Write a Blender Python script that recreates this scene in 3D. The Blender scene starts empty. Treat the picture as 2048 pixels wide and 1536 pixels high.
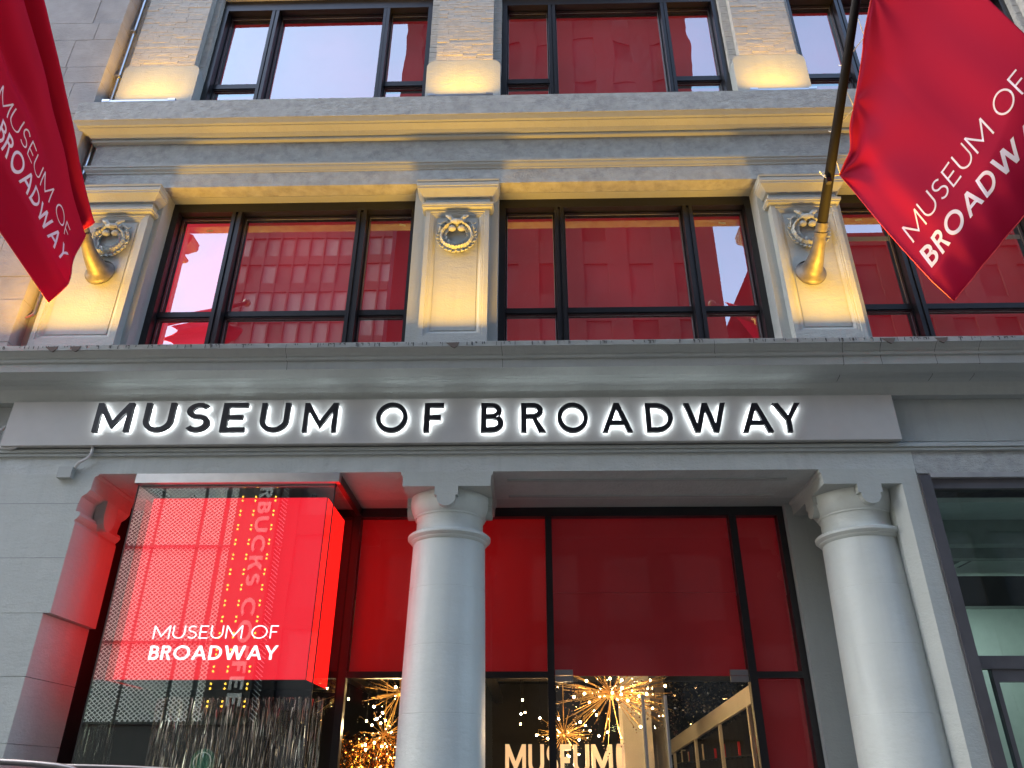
import bpy, bmesh, math, random
from mathutils import Vector, Matrix, Euler
R=math.radians; rnd=random.Random(7)
sc=bpy.context.scene
# ---------------------------------------------------------------- camera, world, sun, exposure
CAMP=Vector((0,-9,1.6))
cam=bpy.data.cameras.new('camera'); co=bpy.data.objects.new('camera',cam); sc.collection.objects.link(co)
co.location=CAMP
CR=Matrix.Rotation(R(1.5),3,'Z')@Matrix.Rotation(R(90+27.66),3,'X')@Matrix.Rotation(R(.175),3,'Z')
co.rotation_euler=CR.to_euler('XYZ')
cam.sensor_width=36; cam.lens=1538/2048*36; cam.clip_end=600; cam.clip_start=.05
sc.camera=co
sc.render.resolution_x=1024; sc.render.resolution_y=768
w=bpy.data.worlds.new('World'); sc.world=w; w.use_nodes=True
nt=w.node_tree; nt.nodes.clear()
sky=nt.nodes.new('ShaderNodeTexSky'); sky.sky_type='NISHITA'; sky.sun_disc=False
SUN_EL,SUN_AZ=R(40),R(-72)      # azimuth from +Y (behind the museum) towards +X
sky.sun_elevation=SUN_EL; sky.sun_rotation=SUN_AZ; sky.air_density=1.0; sky.dust_density=3.5; sky.ozone_density=.25
bg=nt.nodes.new('ShaderNodeBackground'); bg.inputs[1].default_value=.15
wo=nt.nodes.new('ShaderNodeOutputWorld'); nt.links.new(sky.outputs[0],bg.inputs[0]); nt.links.new(bg.outputs[0],wo.inputs[0])
sl=bpy.data.lights.new('sun','SUN'); sl.energy=.7; sl.angle=R(12); sl.color=(1,.95,.88)
so=bpy.data.objects.new('sun',sl); sc.collection.objects.link(so); so.location=(0,0,60)
sd=Vector((math.sin(SUN_AZ)*math.cos(SUN_EL),math.cos(SUN_AZ)*math.cos(SUN_EL),math.sin(SUN_EL)))
so.rotation_euler=sd.to_track_quat('Z','Y').to_euler()
sc.view_settings.view_transform='Standard'; sc.view_settings.look='None'; sc.view_settings.exposure=2.7; sc.view_settings.gamma=1
sc.cycles.max_bounces=8; sc.cycles.transparent_max_bounces=12; sc.cycles.sample_clamp_indirect=4
# ---------------------------------------------------------------- helpers
def ray(x,y): return CR@Vector((x-1024,768-y,-1538))
def at(x,y,Y):
    d=ray(x,y); return CAMP+d*((Y-CAMP.y)/d.y)
def atX(x,y,X):
    d=ray(x,y); return CAMP+d*((X-CAMP.x)/d.x)
C=sc.collection
def tag(o,label=None,cat=None,group=None,kind=None):
    if label:o['label']=label
    if cat:o['category']=cat
    if group:o['group']=group
    if kind:o['kind']=kind
    return o
def empty(name,loc=(0,0,0),label=None,cat=None,group=None):
    o=bpy.data.objects.new(name,None); C.objects.link(o); o.location=loc; o.empty_display_size=.1
    return tag(o,label,cat,group)
def obj(name,bm,mat,parent=None,smooth=False,recalc=True,label=None,origin=None):
    if recalc: bmesh.ops.recalc_face_normals(bm,faces=bm.faces)
    me=bpy.data.meshes.new(name); 
    off=Vector((0,0,0))
    if parent: off=wloc(parent)
    if origin is not None: off=Vector(origin)
    bmesh.ops.translate(bm,verts=bm.verts,vec=-off)
    bm.to_mesh(me); bm.free()
    if smooth:
        for p in me.polygons:p.use_smooth=True
    me.materials.append(mat)
    o=bpy.data.objects.new(name,me); C.objects.link(o)
    if parent:
        o.parent=parent; o.location=off-wloc(parent)
    else: o.location=off
    if label:o['label']=label
    return o
def wloc(o):
    v=Vector(o.location)
    while o.parent: o=o.parent; v+=Vector(o.location)
    return v
def dup(o,parent=None,loc=None,label=None):
    c=o.copy(); C.objects.link(c)
    if parent: c.parent=parent
    if loc is not None: c.location=loc
    if label:c['label']=label
    for ch in list(o.children): dup(ch,c)
    return c
def B(): return bmesh.new()
def box(bm,a,b,mat=None):
    x0,x1=sorted((a[0],b[0]));y0,y1=sorted((a[1],b[1]));z0,z1=sorted((a[2],b[2]))
    v=[bm.verts.new(p) for p in((x0,y0,z0),(x1,y0,z0),(x1,y1,z0),(x0,y1,z0),(x0,y0,z1),(x1,y0,z1),(x1,y1,z1),(x0,y1,z1))]
    if mat is not None:
        for q in v:q.co=mat@q.co
    for f in((3,2,1,0),(4,5,6,7),(0,1,5,4),(1,2,6,5),(2,3,7,6),(3,0,4,7)): bm.faces.new([v[i] for i in f])
    return bm
def bx(a,b): return box(B(),a,b)
def bevelbm(bm,wd=.006,seg=2,ang=30):
    es=[e for e in bm.edges if len(e.link_faces)==2 and e.calc_face_angle(0)>R(ang)]
    bmesh.ops.bevel(bm,geom=es,offset=wd,segments=seg,affect='EDGES',profile=.6); return bm
def sweep(bm,stations,cap=True):
    """stations: list of rings (lists of points) joined in order"""
    rings=[[bm.verts.new(p) for p in s] for s in stations]
    n=len(rings[0])
    for a,b in zip(rings,rings[1:]):
        for i in range(n-1): bm.faces.new((a[i],a[i+1],b[i+1],b[i]))
    return bm
def tube(bm,pts,r,n=10,caps=True):
    pts=[Vector(p) for p in pts]; rr=r if isinstance(r,(list,tuple)) else [r]*len(pts)
    rings=[];up=Vector((0,0,1))
    for i,p in enumerate(pts):
        d=(pts[min(i+1,len(pts)-1)]-pts[max(i-1,0)]).normalized()
        if i==0:
            u=d.orthogonal().normalized()
        else:
            u=(u-d*u.dot(d)).normalized()
        v=d.cross(u)
        rings.append([bm.verts.new(p+(u*math.cos(2*math.pi*k/n)+v*math.sin(2*math.pi*k/n))*rr[i]) for k in range(n)])
    for a,b in zip(rings,rings[1:]):
        for k in range(n): bm.faces.new((a[k],a[(k+1)%n],b[(k+1)%n],b[k]))
    if caps:
        bm.faces.new(rings[0][::-1]); bm.faces.new(rings[-1])
    return bm
def lathe(bm,prof,cx,cy,n=64,axis='Z'):
    rings=[[bm.verts.new((cx+r*math.cos(2*math.pi*k/n),cy+r*math.sin(2*math.pi*k/n),z)) for k in range(n)] for r,z in prof]
    for a,b in zip(rings,rings[1:]):
        for k in range(n): bm.faces.new((a[k],a[(k+1)%n],b[(k+1)%n],b[k]))
    bm.faces.new(rings[0][::-1]); bm.faces.new(rings[-1]); return bm
def prism(bm,poly,f0,f1):
    """poly in (a,b); f0/f1 map (a,b)->3D for both ends"""
    a=[bm.verts.new(f0(*p)) for p in poly]; b=[bm.verts.new(f1(*p)) for p in poly]
    n=len(poly)
    bm.faces.new(a); bm.faces.new(b[::-1])
    for i in range(n): bm.faces.new((a[i],b[i],b[(i+1)%n],a[(i+1)%n]))
    return bm
# ---------------------------------------------------------------- materials
def newmat(name):
    m=bpy.data.materials.new(name); m.use_nodes=True; t=m.node_tree; t.nodes.clear()
    o=t.nodes.new('ShaderNodeOutputMaterial'); return m,t,o
def plain(name,col,rough=.6,metal=0,noise=.12,nscale=6,bump=.0,bscale=60,spec=.4,streak=0,stainscale=1.2,stain=0,staincol=(.2,.2,.18)):
    m,t,o=newmat(name); N=t.nodes.new; L=t.links.new
    p=N('ShaderNodeBsdfPrincipled'); L(p.outputs[0],o.inputs[0])
    p.inputs['Roughness'].default_value=rough; p.inputs['Metallic'].default_value=metal; p.inputs['Specular IOR Level'].default_value=spec
    tc=N('ShaderNodeTexCoord'); ge=N('ShaderNodeNewGeometry')
    n=N('ShaderNodeTexNoise'); n.inputs['Scale'].default_value=nscale; n.inputs['Detail'].default_value=6; L(ge.outputs['Position'],n.inputs['Vector'])
    r=N('ShaderNodeValToRGB'); c=Vector(col)
    r.color_ramp.elements[0].position=.3; r.color_ramp.elements[1].position=.72
    r.color_ramp.elements[0].color=(*(c*(1-noise)),1); r.color_ramp.elements[1].color=(*(c*(1+noise)),1)
    L(n.outputs[0],r.inputs[0]); last=r.outputs[0]
    if streak:
        mp=N('ShaderNodeMapping'); mp.inputs['Scale'].default_value=(7,7,.55); L(ge.outputs['Position'],mp.inputs[0])
        n3=N('ShaderNodeTexNoise'); n3.inputs['Scale'].default_value=1.6; n3.inputs['Detail'].default_value=5; L(mp.outputs[0],n3.inputs['Vector'])
        r3=N('ShaderNodeValToRGB'); r3.color_ramp.elements[0].position=.50; r3.color_ramp.elements[1].position=.78
        r3.color_ramp.elements[0].color=(0,0,0,1); r3.color_ramp.elements[1].color=(streak,)*3+(1,)
        L(n3.outputs[0],r3.inputs[0]); mx=N('ShaderNodeMixRGB'); mx.inputs[2].default_value=(*staincol,1); L(r3.outputs[0],mx.inputs[0]); L(last,mx.inputs[1]); last=mx.outputs[0]
    if stain:
        n4=N('ShaderNodeTexNoise'); n4.inputs['Scale'].default_value=stainscale; n4.inputs['Detail'].default_value=9; n4.inputs['Roughness'].default_value=.65; L(ge.outputs['Position'],n4.inputs['Vector'])
        r4=N('ShaderNodeValToRGB'); r4.color_ramp.elements[0].position=.52; r4.color_ramp.elements[1].position=.68
        r4.color_ramp.elements[0].color=(0,0,0,1); r4.color_ramp.elements[1].color=(stain,)*3+(1,)
        L(n4.outputs[0],r4.inputs[0]); mx=N('ShaderNodeMixRGB'); mx.inputs[2].default_value=(*staincol,1); L(r4.outputs[0],mx.inputs[0]); L(last,mx.inputs[1]); last=mx.outputs[0]
    L(last,p.inputs['Base Color'])
    if bump:
        n2=N('ShaderNodeTexNoise'); n2.inputs['Scale'].default_value=bscale; n2.inputs['Detail'].default_value=5; L(ge.outputs['Position'],n2.inputs['Vector'])
        mp2=N('ShaderNodeMapping'); mp2.inputs['Scale'].default_value=(1,1,2.2); L(ge.outputs['Position'],mp2.inputs[0])
        n5=N('ShaderNodeTexNoise'); n5.inputs['Scale'].default_value=bscale*.16; n5.inputs['Detail'].default_value=7; n5.inputs['Roughness'].default_value=.6; L(mp2.outputs[0],n5.inputs['Vector'])
        ad=N('ShaderNodeMath'); ad.operation='MULTIPLY_ADD'; ad.inputs[1].default_value=2.2; L(n5.outputs[0],ad.inputs[0]); L(n2.outputs[0],ad.inputs[2])
        b=N('ShaderNodeBump'); b.inputs['Strength'].default_value=bump; b.inputs['Distance'].default_value=.02; L(ad.outputs[0],b.inputs['Height']); L(b.outputs[0],p.inputs['Normal'])
    return m
def emis(name,col,s):
    m,t,o=newmat(name); e=t.nodes.new('ShaderNodeEmission'); e.inputs[0].default_value=(*col,1); e.inputs[1].default_value=s; t.links.new(e.outputs[0],o.inputs[0]); return m
def glass(name,refl,tint=(1,1,1),wave=0,wscale=.6,rough=0,fres=.25,dirt=0):
    m,t,o=newmat(name); N=t.nodes.new; L=t.links.new
    tr=N('ShaderNodeBsdfTransparent'); tr.inputs[0].default_value=(*tint,1)
    g=N('ShaderNodeBsdfGlossy'); g.inputs['Roughness'].default_value=rough; g.inputs[0].default_value=(.80,.96,.93,1)
    lw=N('ShaderNodeLayerWeight'); lw.inputs[0].default_value=.35
    mt=N('ShaderNodeMath'); mt.operation='MULTIPLY_ADD'; mt.inputs[1].default_value=fres; mt.inputs[2].default_value=refl; L(lw.outputs['Fresnel'],mt.inputs[0])
    mx=N('ShaderNodeMixShader'); L(mt.outputs[0],mx.inputs[0]); L(tr.outputs[0],mx.inputs[1]); L(g.outputs[0],mx.inputs[2])
    ge=N('ShaderNodeNewGeometry')
    if wave:
        n=N('ShaderNodeTexNoise'); n.inputs['Scale'].default_value=wscale; n.inputs['Detail'].default_value=1.5; L(ge.outputs['Position'],n.inputs['Vector'])
        b=N('ShaderNodeBump'); b.inputs['Strength'].default_value=wave; b.inputs['Distance'].default_value=.02; L(n.outputs[0],b.inputs['Height']); L(b.outputs[0],g.inputs['Normal']); L(b.outputs[0],lw.inputs['Normal'])
    last=mx.outputs[0]
    if dirt:
        n4=N('ShaderNodeTexNoise'); n4.inputs['Scale'].default_value=3; n4.inputs['Detail'].default_value=9; n4.inputs['Roughness'].default_value=.7; L(ge.outputs['Position'],n4.inputs['Vector'])
        r4=N('ShaderNodeValToRGB'); r4.color_ramp.elements[0].position=.45; r4.color_ramp.elements[1].position=.75
        r4.color_ramp.elements[0].color=(0,0,0,1); r4.color_ramp.elements[1].color=(dirt,)*3+(1,)
        L(n4.outputs[0],r4.inputs[0]); d=N('ShaderNodeBsdfDiffuse'); d.inputs[0].default_value=(.5,.5,.5,1)
        m2=N('ShaderNodeMixShader'); L(r4.outputs[0],m2.inputs[0]); L(last,m2.inputs[1]); L(d.outputs[0],m2.inputs[2]); last=m2.outputs[0]
    L(last,o.inputs[0]); return m
M={}
M['paint']=plain('grey_beige_paint',(.34,.37,.35),.55,noise=.04,nscale=2.5,bump=.28,bscale=40,streak=.22,staincol=(.24,.25,.24),stain=.12,stainscale=2.5)
M['rough']=plain('rough_painted_stone',(.43,.465,.44),.6,noise=.05,nscale=4,bump=.5,bscale=30,streak=.2,staincol=(.21,.22,.21))
M['low']=plain('street_level_paint',(.405,.437,.403),.55,noise=.04,nscale=2.5,bump=.22,bscale=36,streak=.22,staincol=(.29,.31,.30),stain=.10,stainscale=2.2)
M['weather']=plain('weathered_grey_stone',(.355,.375,.36),.75,noise=.16,nscale=9,bump=.6,bscale=50,stain=.5,stainscale=5,staincol=(.19,.20,.20))
M['brick']=plain('painted_brick',(.42,.41,.37),.65,noise=.10,nscale=10,bump=.3,bscale=60)
M['lime']=plain('limestone_ashlar',(.31,.30,.29),.8,noise=.12,nscale=3.5,bump=.35,bscale=80,stain=.35,stainscale=1.5,staincol=(.22,.215,.205))
M['dark']=plain('dark_joint',(.05,.05,.05),.9)
M['black']=plain('black_window_metal',(.012,.012,.013),.32,noise=.2,spec=.5)
M['blackm']=plain('matt_black_wall',(.006,.006,.007),.7)
M['alu']=plain('silver_aluminium',(.62,.64,.66),.28,metal=1,noise=.06)
M['brushed']=plain('brushed_steel',(.45,.46,.47),.3,metal=1,noise=.05)
M['brass']=plain('tarnished_metal_socket',(.10,.095,.085),.5,metal=.3,noise=.25,nscale=14)
M['bronze']=plain('brown_grey_metal_frame',(.17,.165,.17),.35,metal=.7,noise=.12,nscale=3)
M['pole']=plain('black_painted_pole',(.008,.008,.009),.7,spec=.10)
M['panel']=plain('sign_fascia_panel',(.42,.42,.395),.5,noise=.03)
M['letter']=plain('black_sign_letter',(.01,.011,.014),.35)
M['halo']=emis('white_halo_light',(.86,.93,1),4.5)
M['gasket']=plain('grey_gasket',(.30,.31,.31),.5)
M['rope']=plain('white_rope',(.6,.6,.55),.8)
M['pvc']=plain('grey_cable',(.5,.51,.5),.5)
M['white']=plain('warm_white_panel',(.78,.72,.60),.5,noise=.03)
M['gold']=plain('gold_rod',(.70,.42,.13),.4,metal=.7)
M['bulb']=emis('warm_bulb',(1,.66,.28),18)
M['red']=plain('red_window_film',(.50,.022,.045),.5,noise=.06)
M['asphalt']=plain('asphalt',(.05,.05,.052),.85,noise=.25,nscale=20,bump=.4)
M['pave']=plain('concrete_pavement',(.14,.14,.135),.8,noise=.15)
def film(name,col,es):  # light is painted in as emission in the surface's own colour
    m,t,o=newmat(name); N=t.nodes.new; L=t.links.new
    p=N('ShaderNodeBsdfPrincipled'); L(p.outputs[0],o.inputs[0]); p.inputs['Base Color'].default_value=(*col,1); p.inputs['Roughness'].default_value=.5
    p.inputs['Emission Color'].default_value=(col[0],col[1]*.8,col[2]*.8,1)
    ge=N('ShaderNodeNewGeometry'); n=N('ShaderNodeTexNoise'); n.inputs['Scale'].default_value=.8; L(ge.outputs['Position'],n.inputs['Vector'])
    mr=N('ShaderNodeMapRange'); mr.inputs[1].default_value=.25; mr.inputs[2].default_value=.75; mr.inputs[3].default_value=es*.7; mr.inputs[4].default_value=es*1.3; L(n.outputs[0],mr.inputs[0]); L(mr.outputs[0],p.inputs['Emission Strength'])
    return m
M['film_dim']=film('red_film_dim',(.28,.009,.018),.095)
M['film_lit']=film('red_film_backlit_glow',(.50,.025,.05),.19)
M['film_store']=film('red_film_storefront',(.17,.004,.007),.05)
M['film_store_ledlit']=film('red_film_storefront_led_glow',(.26,.002,.003),.065)  # red light from the LED box painted in as brighter colour and glow
M['glass_up']=glass('upper_window_glass',.34,wave=.07,wscale=.5,fres=.2,dirt=.03)
M['glass_top']=glass('top_window_glass',.36,wave=.35,wscale=.9,fres=.2,dirt=.03)
M['glass_store']=glass('storefront_glass',.03,fres=.10,wave=.01)
M['glass_case']=glass('showcase_glass',.165,fres=.25)
M['glass_shop']=glass('greenish_shop_glass',.10,tint=(.62,.72,.70),fres=.3)
# ---------------------------------------------------------------- letterforms (outline loops, cap height 1)
def arc(cx,cy,rx,ry,a0,a1,n=14): return [(cx+rx*math.cos(R(a0+(a1-a0)*i/n)),cy+ry*math.sin(R(a0+(a1-a0)*i/n))) for i in range(n+1)]
def ribbon(pts,wd):
    L=[];Rr=[]
    for i,p in enumerate(pts):
        a=pts[max(i-1,0)];b=pts[min(i+1,len(pts)-1)]; dx,dy=b[0]-a[0],b[1]-a[1]; l=math.hypot(dx,dy); nx,ny=-dy/l*wd/2,dx/l*wd/2
        L.append((p[0]+nx,p[1]+ny)); Rr.append((p[0]-nx,p[1]-ny))
    return L+Rr[::-1]
def glyph(ch,w):
    if ch=='M':
        W=1.08; return W,[[(0,0),(0,1),(w*1.05,1),(W/2,.12+1.75*w),(W-w*1.05,1),(W,1),(W,0),(W-w,0),(W-w,1-1.95*w),(W/2,.12),(w,1-1.95*w),(w,0)]]
    if ch=='U':
        W=.82;r=W/2; return W,[[(0,1),(0,r)]+arc(r,r,r,r,180,360,20)[1:]+[(W,1),(W-w,1)]+arc(r,r,r-w,r-w,360,180,20)+[(w,1)]]
    if ch=='S':
        W=.60;q=(1-w)/4;ru=q*.94;rl=q*1.06;cu=1-w/2-ru;cl=w/2+rl;rx=(W-w)/2
        p=arc(W/2,cu,rx*.93,ru,35,270,20)+arc(W/2,cl,rx,rl,90,-145,20)[1:]; return W,[ribbon(p,w)]
    if ch in'EF':
        W=.56 if ch=='E' else .52; h=.5; k=.86*W
        if ch=='E': return W,[[(0,0),(0,1),(W,1),(W,1-w),(w,1-w),(w,h+w/2),(k,h+w/2),(k,h-w/2),(w,h-w/2),(w,w),(W,w),(W,0)]]
        return W,[[(0,0),(0,1),(W,1),(W,1-w),(w,1-w),(w,h+w/2),(k,h+w/2),(k,h-w/2),(w,h-w/2),(w,0)]]
    if ch=='O':
        return 1.04,[arc(.52,.5,.52,.515,0,360,40)[:-1],arc(.52,.5,.52-w,.515-w,0,360,40)[:-1]]
    if ch=='C':
        return .9,[ribbon(arc(.5,.5,.5-w/2,.51-w/2,42,318,30),w)]
    if ch=='B':
        W=.62;m=.53;ru=(1-m+w*.5)/2; cu=1-ru; rl=(m+w*.5)/2; cl=rl; xu=W*.92-ru; xl=W-rl
        yj=m
        o=[(0,0),(0,1),(xu,1)]+arc(xu,cu,ru,ru,90,-62,12)[1:]+arc(xl,cl,rl,rl,62,-90,12)+[(xl,0)]
        h1=[(w,1-w),(xu,1-w)]+arc(xu,cu,ru-w,ru-w,90,-90,10)[1:-1]+[(xu,m+w*.5-0.0+0),(w,m+w*.5)]
        h1=[(w,1-w),(xu,1-w)]+arc(xu,(1-w+m+w*.5)/2,ru-w,(1-w-m-w*.5)/2,90,-90,10)[1:]+[(w,m+w*.5)]
        h2=[(w,m-w*.5),(xl,m-w*.5)]+arc(xl,(m-w*.5+w)/2,rl-w,(m-w*1.5)/2,90,-90,10)[1:]+[(w,w)]
        return W,[o,h1,h2]
    if ch=='R':
        W=.66;m=.46;r=(1-m)/2; x=W*.9-r
        o=[(0,0),(0,1),(x,1)]+arc(x,1-r,r,r,90,-70,14)[1:]+[(W,0),(W-w*1.2,0),(x*.93,m),(w,m),(w,0)]
        h=[(w,1-w),(x,1-w)]+arc(x,1-r,r-w,r-w,90,-90,12)[1:]+[(w,m+w)]
        return W,[o,h]
    if ch=='D':
        W=.82;x=W-.5; return W,[[(0,0),(0,1)]+arc(x,.5,.5,.5,90,-90,22),[(w,w),(w,1-w)]+arc(x,.5,.5-w,.5-w,90,-90,20)]
    if ch=='A':
        W=.94;s=1/(W/2-.55*w); xi=lambda y:1.1*w+y/s; a=(W/2-1.1*w)*s; c=.25
        return W,[[(0,0),(W/2-.55*w,1),(W/2+.55*w,1),(W,0),(W-1.1*w,0),(W-xi(c),c),(xi(c),c),(1.1*w,0)],[(xi(c+w*.9),c+w*.9),(W/2,a),(W-xi(c+w*.9),c+w*.9)]]
    if ch=='W':
        W=1.34;m=W/2;h=.55*w;b1=(m+h)/2;b2=W-b1;yb=h/(b1-h);ym=1-yb
        return W,[[(0,1),(b1-h,0),(b1+h,0),(m,ym),(b2-h,0),(b2+h,0),(W,1),(W-2*h,1),(b2,yb),(m+h,1),(m-h,1),(b1,yb),(2*h,1)]]
    if ch=='Y':
        W=.86;m=W/2;return W,[[(0,1),(m-w/2,.42),(m-w/2,0),(m+w/2,0),(m+w/2,.42),(W,1),(W-1.2*w,1),(m,.42+.95*w),(1.2*w,1)]]
    if ch=='K':
        W=.72;return W,[[(0,0),(0,1),(w,1),(w,.56),(W-1.3*w,1),(W,1),(.46,.53),(W,0),(W-1.3*w,0),(.46-w*.62,.46),(w,.40),(w,0)]]
    if ch=='T':
        W=.6;return W,[[(0,1),(W,1),(W,1-w),(W/2+w/2,1-w),(W/2+w/2,0),(W/2-w/2,0),(W/2-w/2,1-w),(0,1-w)]]
def flat_glyph(ch,w,sx,sy,ox,oy,dx=0):
    W,loops=glyph(ch,w); bm=B()
    for lp in loops:
        vs=[bm.verts.new((ox+x*sx,oy+y*sy,0)) for x,y in lp]
        for i in range(len(vs)): bm.edges.new((vs[i],vs[(i+1)%len(vs)]))
    bmesh.ops.triangle_fill(bm,use_beauty=True,use_dissolve=False,edges=bm.edges[:],normal=(0,0,1))
    return bm,W
def layout(text,w,track):
    x=0;out=[]
    for ch in text:
        if ch==' ': x+=.42; continue
        W,_=glyph(ch,w); out.append((ch,x,W)); x+=W+track
    return out,x-track
def text3d(bm,text,w,h,track,org,ux,uy,un,depth,scale_to=None):
    """adds extruded text: org=baseline left, ux reading dir, uy up, un outward normal"""
    lay,tot=layout(text,w,track); sx=(scale_to/tot) if scale_to else h
    ux,uy,un,org=map(Vector,(ux,uy,un,org))
    for ch,x,W in lay:
        b,_=flat_glyph(ch,w,sx,h,x*sx,0)
        if depth:
            r=bmesh.ops.extrude_face_region(b,geom=b.faces[:]); 
            for v in r['geom']:
                if isinstance(v,bmesh.types.BMVert): v.co.z+=depth
        for v in b.verts:
            p=v.co.copy(); v.co=org+ux*p.x+uy*p.y+un*p.z
        me=bpy.data.meshes.new('tmp'); b.to_mesh(me); b.free(); bm.from_mesh(me); bpy.data.meshes.remove(me)
    return bm
# ================================================================ SETTING: ground
def struct(name,bm,mat):
    return tag(obj(name,bm,mat),kind='structure')
struct('road',bx((-120,-16.2,-.14),(120,-4.2,-.12)),M['asphalt'])
struct('ground',bx((-300,-300,-.5),(300,300,-.45)),M['asphalt'])
struct('pavement',bx((-120,-4.2,-.3),(120,1.6,0)),M['pave'])
struct('far_pavement',bx((-120,-30,-.3),(120,-16.2,0)),M['pave'])
# ================================================================ THE MUSEUM BUILDING
bld=empty('museum_building',(0,0,0),'grey painted museum front with red windows, two cornices and round street columns','building')
def P(x,z,Y): return (x,Y,z)
XL,XR=-9.5,12.5
def zat(y,Y,x=1000): return at(x,y,Y).z
# --- lower cornice, frieze and architrave (one long moulded run, each its own part)
def run(name,prof,x0,x1,mat,back=None,smooth=False):
    pts=[];last=-9
    for y,Y in prof:
        z=zat(y,Y); z=max(z,last+.001) if last>-5 else z; last=z; pts.append((Y,z))
    if back is not None: pts=[(back,pts[0][1])]+pts+[(back,pts[-1][1])]
    n=max(2,int((x1-x0)/.6)); bm=B()
    sweep(bm,[[(x0+(x1-x0)*i/n,a+rnd.uniform(-.0012,.0012),b+rnd.uniform(-.001,.001)) for a,b in pts] for i in range(n+1)])
    return obj(name,bm,mat,bld,recalc=True)
run('ledge_cornice',[(806,.04),(801,-.07),(798,-.085),(797,-.085),(792,-.09),(782,-.105),(772,-.135),(764,-.19),(760,-.235),(759,-.26),(757,-.265),(756,-.28),(754,-.33),(736,-.455),(735,-.465),(719,-.47),(718,-.485),(715,-.5),(711,-.505),(709,-.5),(708,-.51),(704,-.525),(698,-.555),(693,-.58),(692,-.60),(683,-.605)],XL,XR,M['paint'],back=.5)
run('frieze',[(889,.04),(806,.04)],XL,XR,M['paint'],back=.6)
run('architrave_moulding',[(909,0.0),(906,-.035),(903,-.04),(900,-.03),(899,-.055),(893,-.05),(892,-.05),(890,.035)],XL,XR,M['paint'],back=.5)
zt=zat(909,0)
bm=B(); box(bm,(XL,0,5.09),(4.74,1.05,zt)); obj('lintel',bm,M['rough'],bld)
bm=B(); box(bm,(4.745,0.003,5.03),(XR,1.0,zt)); obj('lintel',bm,M['weather'],bld,label='paler unpainted lintel stone')
bm=B(); box(bm,(XL,1.05,5.092),(4.74,1.6,5.3)); box(bm,(-.3,.28,5.07),(3.25,.34,5.0899)); box(bm,(-.3,.90,5.07),(3.25,.96,5.0899))
obj('porch_ceiling',bm,M['paint'],bld)
# chipped ledge edge and lead flashing marks
bm=B()
zc=zat(683,-.605)
for i in range(230):
    x=rnd.uniform(-8,8); l=rnd.uniform(.012,.055); w_=rnd.uniform(.003,.009); box(bm,(x,-.6075,zc-l),(x+w_,-.604,zc+.001))
    if rnd.random()<.3: box(bm,(x-.02,-.6072,zc-.008),(x-.001,-.604,zc+.001))
tag(obj('ledge_cracks',bm,plain('crack_dark',(.06,.06,.06),.9),bld),kind='stuff')
bm=B(); bmesh.ops.create_grid
box(bm,(XL,-.6,zc+.001),(XR,.5,zc+.012)); obj('ledge_top',bm,M['weather'],bld)
for x in(-6.15,-5.85,-.98,4.5,5.15):
    bm=B(); pts=[(x+rnd.uniform(-.09,-.05),zc-.01),(x+.09,zc-.005),(x+.07,zc-.05),(x+.03,zc-.085),(x-.02,zc-.06)]
    prism(bm,pts,lambda a,b:(a,-.6085,b),lambda a,b:(a,-.59+.0*b,b)); obj('chipped_patch',bm,plain('bare_brown_stone',(.12,.10,.085),.9),bld)
bm=B()
def cprof():
    L_=[(771,-.135),(759,-.26),(756,-.28),(736,-.455),(735,-.465),(719,-.47),(718,-.485),(711,-.505),(708,-.51),(698,-.555),(693,-.58),(692,-.60),(684,-.605)]
    return [(Y-.0025,zat(y,Y)) for y,Y in L_]
cpz=cprof()
for x,n0_ in((-6.9,4),(-3.1,3),(-.35,4),(2.35,5),(3.95,0),(4.42,3),(5.1,0),(5.62,0)):
    st=[];xx=x
    for Y,z in cpz[n0_:]:
        xx+=rnd.uniform(-.008,.008); st.append([(xx,Y,z),(xx+rnd.uniform(.004,.008),Y,z)])
    sweep(bm,st)
tag(obj('joint_cracks',bm,plain('joint_crack',(.09,.09,.085),.9),bld,recalc=False),kind='stuff')
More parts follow.
